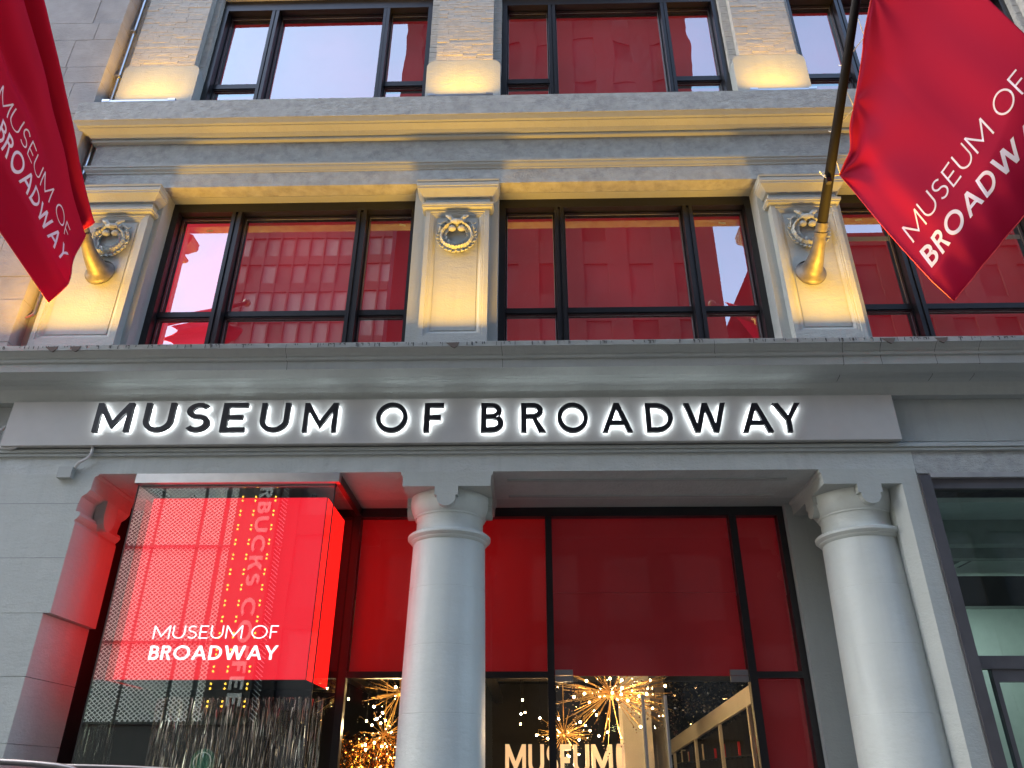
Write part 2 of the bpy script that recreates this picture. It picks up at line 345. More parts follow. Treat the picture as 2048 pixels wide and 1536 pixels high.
# --- second floor wall
ZW0,ZW1=6.64,9.85
BAY=[(-5.65,-1.735,[(-4.69,-4.54),(-2.70,-2.545)]),(-.455,3.475,[(.41,.555),(2.41,2.56)]),(4.70,8.62,[(5.59,5.73),(7.6,7.75)])]
PIER=[(-6.95,-5.745,-7.6,-5.65),(-1.535,-.585,-1.735,-.455),(3.605,4.575,3.475,4.70),(8.75,9.7,8.62,9.85)]
for k,(a,b,s0,s1) in enumerate(PIER):
    bm=B(); box(bm,(s0,.15,ZW0),(s1,.62,ZW1))
    # shallow sunk strip faces beside the pier
    obj('window_jamb_wall',bm,M['paint'],bld)
    bm=B(); z0,z1=6.66,9.32
    steps=[(0,0),(.065,0),(.072,.014),(.095,.014),(.10,.022),(.115,.024),(.15,.052),(.165,.055),(.17,.046),(.178,.046)]
    rings=[]
    for ins,dep in steps:
        rings.append([bm.verts.new(p) for p in((a+ins,dep,z0+.36+ins if ins else z0),(b-ins,dep,z0+.36+ins if ins else z0),(b-ins,dep,z1-ins),(a+ins,dep,z1-ins))])
    for r1,r2 in zip(rings,rings[1:]):
        for i in range(4): bm.faces.new((r1[i],r1[(i+1)%4],r2[(i+1)%4],r2[i]))
    bm.faces.new(rings[-1])
    bk=[bm.verts.new(p) for p in((a,.15,z0),(b,.15,z0),(b,.15,z1),(a,.15,z1))]
    for i in range(4): bm.faces.new((rings[0][i],bk[i],bk[(i+1)%4],rings[0][(i+1)%4]))
    pr=obj('pier',bm,M['paint'],bld)
    prof=[(0,9.30),(.045,9.305),(.05,9.33),(.062,9.335),(.066,9.375),(.05,9.385),(.015,9.40),(.012,9.49),(.05,9.495),(.056,9.51),(.07,9.53),(.10,9.57),(.125,9.60),(.13,9.605),(.132,9.635),(.142,9.64),(.145,9.70),(.13,9.715),(.14,9.72),(.15,9.75),(0.0,9.79)]
    bm=B(); sweep(bm,[[(a-p,.15,z) for p,z in prof],[(a-p,-p,z) for p,z in prof],[(b+p,-p,z) for p,z in prof],[(b+p,.15,z) for p,z in prof]])
    obj('pier_capital',bm,M['paint'],pr)
    bm=B(); box(bm,(a-.03,-.03,6.655),(b+.03,.15,6.72)); obj('pier_base',bevelbm(bm),M['paint'],pr)
    # wreath
    cx,cz,Rr=(a+b)/2,8.80,.225
    if k==0: cx=-6.25
    bm=B()
    rr=random.Random(k)
    def leaf(c,dirv,n,L,Wd,th):
        dirv=dirv.normalized(); s=dirv.cross(n).normalized()
        a0=bm.verts.new(c-dirv*L*.5); a1=bm.verts.new(c+dirv*L*.55-n*th*.2); l=bm.verts.new(c+s*Wd*.5-n*th*.3); r=bm.verts.new(c-s*Wd*.5-n*th*.3); t=bm.verts.new(c+n*th); m2=bm.verts.new(c+dirv*L*.32+n*th*.75)
        for f in((a0,l,t),(a0,t,r),(l,m2,t),(t,m2,r),(l,a1,m2),(m2,a1,r)): bm.faces.new(f)
    n0=Vector((0,-1,0))
    N=30
    for i in range(N):
        for side in(-1,0,1):
            th=2*math.pi*(i+.5*(side!=0))/N - math.pi/2
            if math.sin(th)>.93: continue
            up=1 if math.cos(th)>0 else -1
            tang=Vector((-math.sin(th),0,math.cos(th)))*up
            rad=Vector((math.cos(th),0,math.sin(th)))
            c=Vector((cx,-.05 if side==0 else -.025,cz))+rad*(Rr+side*.052)
            nn=(n0+rad*side*.9).normalized()
            d=tang+rad*side*.55
            leaf(c+n0*rr.uniform(.0,.02),d,nn,rr.uniform(.085,.11),rr.uniform(.05,.065),.042)
    bmesh.ops.translate(bm,verts=bm.verts,vec=(0,.044,0))
    # body ring
    m=[]
    for i in range(41):
        th=2*math.pi*i/40; m.append((cx+math.cos(th)*Rr,.02,cz+math.sin(th)*Rr))
    tube(bm,m,.034,8,False)
    # fruit pair at top inside, knot, ribbon loops
    for sx in(-.07,.07):
        bmesh.ops.create_uvsphere(bm,u_segments=12,v_segments=8,radius=.062,matrix=Matrix.Translation((cx+sx,-.0,cz+.13))@Matrix.Diagonal((1,.8,.75,1)))
        loop=[(cx+sx*.5,-.02,cz+.24),(cx+sx*1.5,-.045,cz+.30),(cx+sx*2.2,-.03,cz+.345),(cx+sx*1.6,-.02,cz+.35),(cx+sx*.9,-.03,cz+.29),(cx+sx*.3,-.03,cz+.25)]
        tube(bm,loop,[.02,.026,.02,.022,.02,.015],6)
        tube(bm,[(cx+sx*1.2,.0,cz+.22),(cx+sx*2.6,-.015,cz+.25),(cx+sx*3.4,-.01,cz+.20),(cx+sx*4.0,0,cz+.235)],[.02,.018,.018,.008],6)
        tube(bm,[(cx+sx*2.9,.0,cz+.12),(cx+sx*3.5,-.02,cz+.14),(cx+sx*3.7,-.01,cz+.06)],[.012,.02,.01],6)
    tube(bm,[(cx-.09,-.03,cz+.24),(cx,-.05,cz+.225),(cx+.09,-.03,cz+.24)],[.025,.045,.025],8)
    obj('wreath_relief',bm,M['paint'],pr)
# lintel wall above second floor windows
bm=B(); box(bm,(-6.955,.05,9.85),(XR,.62,11.02)); obj('upper_frieze_wall',bm,M['weather'],bld)
bm=B(); box(bm,(-5.65,.285,9.842),(XR,.5,9.8495)); obj('window_soffit_step',bm,M['paint'],bld)
bm=B(); box(bm,(-7.6,.2,6.6),(-6.94,.62,15)); obj('side_strip_wall',bm,M['paint'],bld)
def mould(name,x0,prof,Yf,mat,x1=XR,yb=.3):
    bm=B(); n=24
    st=[[(x0-p,yb,z) for p,z in prof]]+[[((x0-p) if i==0 else x0+(x1-x0)*i/n,Yf-p+rnd.uniform(-.001,.001),z) for p,z in prof] for i in range(n+1)]
    sweep(bm,st); return obj(name,bm,mat,bld)
mould('architrave_band',-6.955,[(0,10.135),(.012,10.14),(.018,10.165),(.03,10.18),(.045,10.20),(.05,10.235),(.062,10.24),(.066,10.27),(.04,10.285),(0,10.30)],.05,M['paint'])
cp=[];last=0
for y,Y in [(278,.05),(276,.02),(275,-.01),(270,-.015),(268,-.012),(267,.0),(266,-.03),(262,-.04),(256,-.07),(249,-.12),(243,-.165),(241,-.17),(239,-.195),(238,-.205),(236,-.21),(232,-.225),(227,-.245),(226,-.255),(190,-.255)]:
    z=zat(y,Y); z=max(z,last+.002); last=z; cp.append((.05-Y,z))
cp2=cp[:-2]; ztop=cp[-1][1]
mould('upper_cornice',-6.955,cp2+[(.05+.245,cp[-2][1])],.05,M['paint'])
mould('cornice_fascia',-6.955,[(.29,cp[-2][1]-.001),(.305,cp[-2][1]),(.305,ztop),(-.3,ztop+.012)],.05,M['weather'])
bm=B(); box(bm,(-6.9,.0501,10.95),(XR,.7,11.45)); obj('cornice_core',bm,M['weather'],bld)
# --- third floor
Z3=ztop
P3=[(-6.93,-5.62,-6.87,-5.73),(-1.70,-.45,-1.555,-.58),(3.47,4.68,3.6,4.57),(8.62,9.85,8.72,9.7)]
for k,(a,b,c,d) in enumerate(P3):
    bm=B(); cv=[(c-(c-a)*1.0*(1-math.cos(R(t))) ,12.60-.15*math.sin(R(t))) for t in range(0,91,15)]
    poly=[(a,Z3),(a,12.45)]+[(a+(c-a)*(1-math.cos(R(t))),12.45+.15*math.sin(R(t))) for t in range(15,91,15)]
    poly+= [(b-(b-d)*(1-math.cos(R(t))),12.45+.15*math.sin(R(t))) for t in range(90,0,-15)]+[(b,12.45),(b,Z3)]
    prism(bm,poly,lambda x,z:(x,.05,z),lambda x,z:(x,.2,z)); pr=obj('brick_pier_base',bm,M['paint'],bld)
    bm=B(); box(bm,(c+.01,.065,12.6),(d-.01,.2,16)); box(bm,(a if k else -7.6,.2,Z3-.2),(b,.62,14.6))
    obj('brick_pier_core',bm,M['dark'] if 0 else M['paint'],bld)
    # individual slim bricks
    rr=random.Random(40+k); bm=B(); z=12.608
    while z<15.6:
        h=.066; x=c-(.0)
        off=rr.uniform(.1,.3)
        first=True
        while x<d-.02:
            L=off if first else rr.uniform(.24,.36); first=False
            x2=min(x+L,d)
            if d-x2<.08: x2=d
            j=rr.choice([0,0,0,.004,.008,.012]); dz=rr.uniform(-.002,.002)
            box(bm,(x+.002,.05+rr.uniform(-.003,.003)+j*.4,z+dz),(x2-.002,.19,z+h-.006+dz)); x=x2
        z+=h
    z=12.0
    while z<14.55:
        for (s,e) in ((a if k else -7.4,c),(d,b)):
            x=s
            while x<e-.02:
                x2=min(x+rr.uniform(.18,.3),e)
                if e-x2<.06:x2=e
                if z>12.46 or k==0 and s<-7: box(bm,(x+.003,.185+rr.uniform(0,.006),z),(x2-.002,.3,z+.059)); 
                x=x2
        z+=.066
    # reveal bricks
    z=12.47
    while z<14.55:
        box(bm,(b-.05,.202,z),(b+.004+rr.uniform(0,.004),.45,z+.059)); 
        if k: box(bm,(a-.004-rr.uniform(0,.004),.202,z),(a+.05,.45,z+.059))
        z+=.066
    obj('brickwork',bm,M['brick'],bld)
bm=B(); box(bm,(-7.6,.2,14.6),(XR,.7,24)); obj('upper_wall',bm,M['brick'],bld)
bm=B(); box(bm,(-7.6,.7,0),(-7.3,12,24)); box(bm,(-7.6,11.7,0),(XR,12,24)); box(bm,(XR-.3,.7,0),(XR,11.7,24)); box(bm,(-7.6,.7,23.7),(XR,11.7,24)); obj('rear_wall',bm,M['paint'],bld)
# --- windows
def window(x0,x1,mulls,z0,z1,Y,gl,films,tr=None,trsel=(1,1,1),jw=.10,hd=.17,name='window'):
    bm=B(); d0,d1=Y-.07,Y+.17; Yg=Y+.11
    box(bm,(x0,d0,z0),(x0+jw,d1,z1)); box(bm,(x1-jw,d0,z0),(x1,d1,z1)); box(bm,(x0+jw,d0+.002,z1-hd),(x1-jw,d1-.002,z1))
    for a,b in mulls:
        box(bm,(a,d0+.004,z0),(a+.055,d1-.004,z1-hd)); box(bm,(b-.055,d0+.004,z0),(b,d1-.004,z1-hd)); box(bm,(a+.055,d0+.03,z0),(b-.055,d1-.01,z1-hd))
    xs=[x0+jw]+[v for m in mulls for v in m]+[x1-jw]; cells=[(xs[i],xs[i+1]) for i in range(0,len(xs),2)]
    for (a,b),t in zip(cells,trsel):
        if tr and t:
            box(bm,(a,Yg-.065,tr[0]),(b,d1-.012,tr[1]))
            box(bm,(a,Yg-.05,tr[0]-.015),(b,d1-.03,tr[0]))
        # slim sash bead round each opening
        for (p,q) in ([(tr[1],z1-hd),(z0,tr[0])] if (tr and t) else [(z0,z1-hd)]):
            box(bm,(a,d0+.13,p),(a+.022,d1-.03,q)); box(bm,(b-.022,d0+.13,p),(b,d1-.03,q)); box(bm,(a+.022,d0+.132,q-.022),(b-.022,d1-.032,q)); box(bm,(a+.022,d0+.132,p),(b-.022,d1-.032,p+.02))
    wn=obj(name,bm,M['black'],bld)
    for i,((a,b),t) in enumerate(zip(cells,trsel)):
        for j,(p,q) in enumerate([(tr[1],z1-hd),(z0,tr[0])] if (tr and t) else [(z0,z1-hd)]):
            tw=rnd.uniform(-.006,.006)
            g=B(); q_=q-.022; p_=p+.02; A_=a+.022; B_=b-.022
            box(g,(A_,Yg-.006,q_-.007),(B_,Yg-.002,q_)); box(g,(A_,Yg-.006,p_),(A_+.006,Yg-.002,q_-.007)); box(g,(B_-.006,Yg-.006,p_),(B_,Yg-.002,q_-.007)); tag(obj('gasket',g,M['gasket'],wn),kind=None)
            g=B(); f=[g.verts.new(v) for v in((a+.01,Yg,p+.01),(b-.01,Yg,p+.01),(b-.01,Yg+tw,q-.01),(a+.01,Yg+tw,q-.01))]; g.faces.new(f); obj('pane',g,gl,wn,recalc=False)
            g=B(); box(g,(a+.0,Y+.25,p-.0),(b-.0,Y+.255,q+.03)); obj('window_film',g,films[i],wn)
    return wn
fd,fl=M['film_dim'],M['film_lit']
fm=film('red_film_halflit_glow',(.36,.015,.03),.09)
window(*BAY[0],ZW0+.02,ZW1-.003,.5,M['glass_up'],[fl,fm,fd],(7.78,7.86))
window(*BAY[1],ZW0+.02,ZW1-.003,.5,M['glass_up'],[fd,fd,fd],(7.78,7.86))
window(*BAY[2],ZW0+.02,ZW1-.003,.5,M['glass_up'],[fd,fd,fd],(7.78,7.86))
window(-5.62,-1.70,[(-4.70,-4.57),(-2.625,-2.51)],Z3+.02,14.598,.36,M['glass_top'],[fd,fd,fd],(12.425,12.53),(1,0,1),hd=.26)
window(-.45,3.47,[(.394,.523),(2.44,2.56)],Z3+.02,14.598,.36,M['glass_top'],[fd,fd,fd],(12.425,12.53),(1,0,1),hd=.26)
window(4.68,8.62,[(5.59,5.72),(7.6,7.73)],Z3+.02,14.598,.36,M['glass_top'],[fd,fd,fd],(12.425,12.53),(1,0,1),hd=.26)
# --- street level: left pier with half capital
joints=[0,.62,1.35,2.0,2.68,3.375]
bm=B()
for z0,z1 in zip(joints,joints[1:]):
    box(bm,(XL,.0,z0+.003),(-5.67,1.05,z1-.003))
box(bm,(XL,.008,0),(-5.70,1.04,4.9))
cap=[(199,945.5),(197,951),(190,953),(186,962),(181,979),(173,987),(163,993),(159,1002),(155,1010),(151.5,1022),(159,1023),(159.5,1030),(154,1036),(148,1040)]
pp=[(at(x,y,0).x,at(x,y,0).z) for x,y in cap]; pp[0]=(pp[0][0],5.0899)
poly=[(-8.9,5.0899)]+pp+[(-5.59,pp[-1][1]-.04),(-5.59,3.378),(-8.9,3.378)]
prism(bm,poly,lambda a,b:(a,0,b),lambda a,b:(a,1.05,b))
zz=[4.02,4.36,3.378]
lp=obj('side_pier',bm,M['low'],bld)
bm=B()
tp=[(.38,4.86),(.38,4.70)]+[(.525+.145*math.cos(R(t)),4.70+.2*math.sin(R(t))) for t in range(180,361,20)]+[(.67,4.86)]
prism(bm,tp,lambda y,z:(-5.60,y,z),lambda y,z:(-5.47,y,z)); obj('bracket_tongue',bm,M['low'],lp)
bm=B(); box(bm,(XL,-.0015,4.02),(-5.6,.01,4.026)); box(bm,(XL,-.0015,4.70),(-5.61,.01,4.706)); obj('joint_line',bm,plain('joint_grey',(.25,.26,.26),.8),lp)
# --- columns
def column(cx,lab):
    # parts are built in world space, base Empty is the building
    prof=[(.66,0),(.66,.18),(.60,.2),(.62,.27),(.56,.33)]
    z=.33
    def rad(z): t=(z-.33)/(4.28-.33); return .52-.065*t**1.5
    for j in [.9,1.62,2.32,3.05,3.72,4.28]:
        n=5
        for i in range(n): zz=z+.004+(j-z-.008)*i/(n-1); prof.append((rad(zz),zz))
        if j<4.2: prof+=[(rad(j)-.003,j-.0015),(rad(j)-.003,j+.0015)]
        z=j
    prof+=[(.45,4.30),(.475,4.315),(.485,4.33),(.485,4.335),(.50,4.345),(.525,4.37),(.525,4.40),(.50,4.42),(.45,4.43),(.435,4.45),(.425,4.5),(.425,4.60),(.435,4.625),(.448,4.63),(.452,4.65),(.462,4.66),(.492,4.71),(.512,4.77),(.52,4.83),(.515,4.899)]
    bm=B(); lathe(bm,prof,cx,.60,72); s=obj('column_shaft',bm,M['colpaint'],bld,smooth=True,label=lab)
    m=s.data
    try:
        s.data.set_sharp_from_angle(angle=R(32))
    except Exception: pass
    side=[(.575,5.0899),(.575,5.055),(.555,5.04),(.548,5.0),(.545,4.90)]
    tong=[(.145,4.90),(.145,4.79),(.115,4.788),(.115,4.755)]+[(.115*math.cos(R(t)),4.755-.105*math.sin(R(t))) for t in range(10,171,16)]+[(-.115,4.755),(-.115,4.788),(-.145,4.79),(-.145,4.90)]
    full=side+tong+[(-x,z) for x,z in side[::-1]]; noT=side+[(-x,z) for x,z in side[::-1]]
    bm=B(); y0=-.001
    prism(bm,[(cx+x,z) for x,z in full],lambda a,b:(a,y0,b),lambda a,b:(a,y0+.10,b))
    prism(bm,[(cx+x,z) for x,z in noT],lambda a,b:(a,y0+.10,b),lambda a,b:(a,1.25,b))
    for sgn in(-1,1):
        prism(bm,[(.6+x,z) for x,z in tong],lambda a,b:(cx+sgn*.544,a,b),lambda a,b:(cx+sgn*.46,a,b))
    obj('column_capital',bm,M['low'],s)
M['colpaint']=plain('column_paint',(.56,.61,.57),.42,noise=.035,nscale=2.5,bump=.22,bscale=17,streak=.12,staincol=(.32,.34,.34))
column(-1.045,'left painted drum column beside the showcase'); column(4.135,'right painted drum column beside the bare shop')
bm=B(); prism(bm,[(4.44,.16),(4.535,0),(4.735,0),(4.735,1.6),(4.44,1.6)],lambda a,b:(a,b,0),lambda a,b:(a,b,5.089)); obj('pilaster_strip',bm,M['low'],bld)
bm=B(); box(bm,(3.51,1.3,0),(4.44,1.6,5.0915)); obj('porch_side_wall',bm,M['paint'],bld)
# --- storefront
YS=1.47
bm=B()
V=[(-2.49,-2.39),(.195,.285),(2.75,2.85),(3.42,3.508)]
for i,(a,b) in enumerate(V): box(bm,(a,YS-.06,0),(b,YS+.06,4.96))
box(bm,(-2.49,YS-.062,4.96),(3.508,YS+.062,5.0885))
for a,b in((-2.39,.195),(2.85,3.42)): box(bm,(a,YS-.058,2.83),(b,YS+.058,2.91)); box(bm,(a,YS-.05,0),(b,YS+.05,.15))
sf=obj('storefront_window',bm,M['black'],bld)
def pane(par,a,b,z0,z1,Y,mat=None,name='pane'):
    g=B(); g.faces.new([g.verts.new(v) for v in((a,Y,z0),(b,Y,z0),(b,Y,z1),(a,Y,z1))]); return obj(name,g,mat or M['glass_store'],par,recalc=False)
pane(sf,-2.39,.195,2.91,4.96,YS); pane(sf,-2.39,.195,.15,2.83,YS); pane(sf,.285,2.75,2.875,4.96,YS); pane(sf,2.85,3.42,2.91,4.96,YS); pane(sf,2.85,3.42,.15,2.83,YS)
for a,b,z0,z1,mm in((-2.39,.195,2.9,4.99,'film_store_ledlit'),(.285,2.75,2.872,3.93,'film_store'),(.285,2.75,3.934,4.99,'film_store'),(2.85,3.42,2.9,4.99,'film_store'),(2.85,3.42,.15,2.84,'film_store')):
    bm=B(); box(bm,(a,YS+.09,z0),(b,YS+.1,z1)); obj('window_film',bm,M[mm],sf)
# glass doors
for k,(a,b,hx,px) in enumerate(((.292,1.515,1.375,.292),(1.522,2.745,1.655,2.745))):
    dr=obj('glass_door',bx((a,YS-.006,.012),(b,YS+.006,2.862)),glass('door_glass_%d'%k,.07,fres=.25),bld)
    bm=B()
    s=1 if k==0 else -1
    box(bm,(px,YS-.02,2.79),(px+s*.225,YS+.02,2.86)); obj('door_fitting',bevelbm(bm,.003,1),M['brushed'],dr); bm=B(); box(bm,(a,YS-.02,.012),(b,YS+.02,.11)); obj('bottom_rail',bevelbm(bm,.003,1),M['brushed'],dr)
    bm=B(); tube(bm,[(hx,YS-.09,.75),(hx,YS-.09,2.62)],.021,16)
    for z in(1.0,2.4): tube(bm,[(hx,YS-.09,z),(hx,YS-.006,z)],.01,8)
    obj('door_handle',bm,M['brushed'],dr,smooth=False)
    bm=B(); box(bm,(px,YS-.02,2.868),(px+s*.225,YS+.02,2.935)); obj('door_fitting',bevelbm(bm,.003,1),M['brushed'],sf)
# black back wall of the showcase
bm=B(); box(bm,(-5.75,YS,0),(-2.492,YS+.1,5.0905)); box(bm,(-5.75,1.05,0),(-5.66,YS,5.0905)); obj('showcase_back_wall',bm,M['blackm'],bld)
# showcase
bm=B(); box(bm,(-4.965,-.006,4.965),(-2.388,.09,5.087)); shw=obj('showcase_canopy',bevelbm(bm,.004,1),M['alu'],bld)
bm=B(); box(bm,(-4.965,.0905,4.975),(-4.90,1.46,5.087)); box(bm,(-2.45,.0905,4.975),(-2.388,1.40,5.087)); box(bm,(-4.90,.0905,4.95),(-2.45,.16,5.087))
box(bm,(-2.458,.08,0.1),(-2.444,.092,4.965)); box(bm,(-4.958,.08,.1),(-4.944,.092,4.965)); box(bm,(-4.95,.08,0),(-2.45,1.46,.1)); obj('showcase_frame',bm,M['black'],shw)
pane(shw,-4.944,-2.458,.1,4.965,.088,M['glass_case'])
for X in(-2.451,-4.951):
    g=B(); g.faces.new([g.verts.new(v) for v in((X,.095,.1),(X,1.42,.1),(X,1.42,4.96),(X,.095,4.96))]); obj('pane',g,M['glass_case'],shw,recalc=False)
# ================================================================ LED display box
led=empty('led_display',(-3.76,.4,4.91),'glowing red box display reading MUSEUM OF BROADWAY hung inside the glass showcase','display')
LX0,LX1,LZ0,LZ1,LY=-4.90,-2.62,2.69,4.91,.42
bm=B(); box(bm,(LX0,LY+.004,LZ0),(LX1-.004,1.42,LZ1)); obj('casing',bm,M['blackm'],led)
def ledmat(name,c,s):
    m,t,o=newmat(name); e=t.nodes.new('ShaderNodeEmission'); e.inputs[0].default_value=(*c,1); e.inputs[1].default_value=s
    g=t.nodes.new('ShaderNodeBsdfGlossy'); g.inputs['Roughness'].default_value=.3; g.inputs[0].default_value=(.03,.03,.03,1)
    a=t.nodes.new('ShaderNodeAddShader'); t.links.new(e.outputs[0],a.inputs[0]); t.links.new(g.outputs[0],a.inputs[1]); t.links.new(a.outputs[0],o.inputs[0]); return m
bm=B(); box(bm,(LX0+.006,LY,LZ0+.006),(LX1-.012,LY+.003,LZ1-.004)); obj('front_screen',bm,ledmat('led_red',(1,.020,.040),.165),led)
bm=B(); box(bm,(LX1-.003,LY+.02,LZ0+.006),(LX1,1.40,LZ1-.004)); box(bm,(LX0,LY+.02,LZ0+.006),(LX0-.003,1.40,LZ1-.004)); obj('side_screen',bm,ledmat('led_red_side',(1,.008,.006),.42),led)
wt=emis('led_white',(.95,.95,1),.3)
bm=B(); text3d(bm,'MUSEUM OF',.085,.150,.17,(-4.525,LY-.003,3.155),(1,0,0),(0,0,1),(0,-1,0),.003,scale_to=1.50); obj('lettering',bm,wt,led)
bm=B(); text3d(bm,'BROADWAY',.165,.160,.13,(-4.525,LY-.003,2.915),(1,0,0),(0,0,1),(0,-1,0),.003,scale_to=1.53); obj('lettering',bm,wt,led)
bm=B()
for x in(-4.6,-2.95): box(bm,(x,.8,4.91),(x+.06,.86,5.09))
obj('hanger',bm,M['black'],led)
# ================================================================ halo lit wall sign
zs0,zs1=zat(884,-.12),zat(803.5,-.12)
sg=empty('wall_sign',(-1.08,-.1,5.46),'long grey fascia panel with black halo lit letters spelling MUSEUM OF BROADWAY above the columns','sign')
bm=B(); 
for a,b in((-6.76,-3.205),(-3.202,1.02),(1.023,4.61)): box(bm,(a,-.12,zs0),(b,-.02,6.05))
obj('sign_panel',bevelbm(bm,.003,1),M['panel'],sg)
bm=B(); box(bm,(-6.7,-.0199,zs0+.02),(4.55,.0399,6.0)); obj('mounting_rail',bm,M['black'],sg)
Yf=-.215
LT=[('M',190,262),('U',287,347),('S',370,421),('E',443,492),('U',520,578),('M',607,674),('O',752,815),('F',848,887),('B',962,1007),('R',1042,1091),('O',1115,1176),('A',1204,1264),('D',1292,1346),('W',1370,1454),('A',1483,1544),('Y',1549,1605)]
lm=M['letter']
for ch,xa,xb in LT:
    a=at(xa,834,Yf).x; b=at(xb,834,Yf).x; mid=(xa+xb)/2; zb=zat(863,Yf,mid); zt2=zat(805.5,Yf,mid); h=zt2-zb
    W,_=glyph(ch,.15)
    for nm,mt,y0,dep,shr in(('letter',lm,-.165,.05,0),('backlight',M['halo'],-.150,.004,.012)):
        bm,_=flat_glyph(ch,.15-(.05 if shr else 0),(b-a)/W,h,0,0)
        if shr:
            W2=W
            for v in bm.verts: v.co.x=v.co.x*(1-.07)+.035*(b-a); v.co.y=v.co.y*.90+.06*h
        r=bmesh.ops.extrude_face_region(bm,geom=bm.faces[:])
        for g in r['geom']:
            if isinstance(g,bmesh.types.BMVert): g.co.z+=dep
        for v in bm.verts: v.co=Vector((a+v.co.x,y0-v.co.z,zb+v.co.y))
        if nm=='letter': Lo=obj(nm,bm,mt,sg)
        else: obj(nm,bm,mt,Lo)
# ================================================================ cable, junction box, conduit
bm=B(); p=[(3,880),(1,868),(4,852),(12,847)]
pts=[(-6.82,-.03,5.75),(-6.87,-.05,5.66),(-6.87,-.06,5.52),(-6.80,-.07,5.44),(-6.6,-.07,5.425)]+[(at(x,y,-.07).x,-.07,at(x,y,-.07).z) for x,y in((50,883),(90,882),(130,878),(165,879),(178,884),(185,895),(182,908),(172,918),(157,926))]+[(at(151,936,-.03).x,-.03,at(151,936,-.03).z)]
def smoothpts(p,n=6):
    p=[Vector(q) for q in p]; out=[]
    for i in range(len(p)-1):
        p0,p1,p2,p3=p[max(i-1,0)],p[i],p[i+1],p[min(i+2,len(p)-1)]
        for k in range(n):
            t=k/n; out.append(.5*((2*p1)+(-p0+p2)*t+(2*p0-5*p1+4*p2-p3)*t*t+(-p0+3*p1-3*p2+p3)*t**3))
    return out+[p[-1]]
tube(bm,smoothpts(pts),.019,8); jb=obj('power_cable',bm,M['pvc'],None,smooth=True); tag(jb,'thin grey cable looping from the end of the fascia sign down to a small box','cable')
bm=B(); box(bm,(-5.945,-.075,5.02),(-5.765,0,5.165)); o=obj('junction_box',bevelbm(bm,.006,2),M['paint'],None); tag(o,'small grey junction box on the wall above the left capital','junction box')
bm=B(); cp_=[(-7.07,.16,15.5),(-7.07,.16,11.47)]; tube(bm,cp_,.022,10)
tube(bm,[(-7.07,.12,11.2),(-7.09,.12,10.1),(-7.09,.12,7.62)],.022,10); tube(bm,smoothpts([(-7.09,.12,7.62),(-7.1,.1,7.55),(-7.22,.05,7.42),(-7.26,.03,7.3),(-7.26,.03,6.66)]),.022,10)
for z in(13.6,12.45): box(bm,(-7.11,.11,z),(-7.03,.2,z+.03))
o=obj('conduit_pipe',bm,M['alu'],None,smooth=False); tag(o,'thin silver conduit running down the joint between the two buildings','pipe')
# ================================================================ wall washers (real lit lamps)
def washer(x0,x1,Y,Z,power,lab,tilt=-40,col=(1,.505,.05),lz=.07,spr=168):
    r=empty('wall_washer',((x0+x1)/2,Y,Z),lab,'light fixture','linear uplights at the feet of the piers')
    bm=B(); box(bm,(x0,Y-.035,Z),(x1,Y+.035,Z+.014)); 
    for x in(x0,x1-.12): box(bm,(x,Y-.04,Z+.014),(x+.12,Y+.04,Z+.05))
    obj('housing',bm,M['alu'],r)
    bm=B(); box(bm,(x0+.12,Y-.032,Z+.014),(x1-.12,Y+.032,Z+.038)); obj('lens',bm,M['brushed'],r)
    l=bpy.data.lights.new('uplight','AREA'); l.shape='RECTANGLE'; l.size=x1-x0-.1; l.size_y=.03; l.energy=power; l.color=col; l.spread=R(spr)
    lo=bpy.data.objects.new('uplight',l); C.objects.link(lo); lo.parent=r; lo.location=(0,0,lz)
    lo.rotation_euler=(R(180-tilt),0,0)
    return r
zf=zat(683,-.605)+.014
for (a,b),n,pw in(((-7.05,-5.7),'leftmost pier',52),((-1.60,-.50),'central pier',43),((3.66,4.72),'pier with the right flagpole',45),((8.7,9.8),'far right pier past the right flag',26)):
    washer(a,b,-.47,zf,pw*.95,'silver uplight on the lower ledge below the '+n)
for (a,b),n in(((-6.9,-5.7),'left upper brick pier'),((-1.6,-.55),'central upper brick pier'),((3.55,4.6),'right upper brick pier')):
    washer(a,b,-.215,ztop+.014,10,'silver uplight on the upper cornice below the '+n,tilt=-16,spr=120)
# ================================================================ neighbouring stone building (left)
nb=empty('stone_building',(-9.8,-.1,0),'pale limestone block building at the left edge with large weathered ashlar blocks','building')
bm=B(); box(bm,(-14,-.085,0),(-7.165,.30,24)); obj('wall_core',bm,M['dark'],nb)
bm=B(); rr=random.Random(3)
zs=[6.65,6.99,7.69,8.09,8.79,9.18,9.87,10.27,10.96,11.33,12.05,12.43,13.11,13.55,14.22,14.6,15.3,15.7,16.4]
for z0,z1 in zip(zs,zs[1:]):
    x=-7.15; first=True
    while x>-13.5:
        L=rr.uniform(.35,.75) if first else rr.uniform(.7,1.25); first=False
        yo=-.1+rr.uniform(-.004,.004); box(bm,(x-L+.006,yo,z0+.004),(x-.003 if x<-7.2 else x,.3,z1-.004)); x-=L
obj('ashlar_wall',bevelbm(bm,.006,1,80),M['lime'],nb)
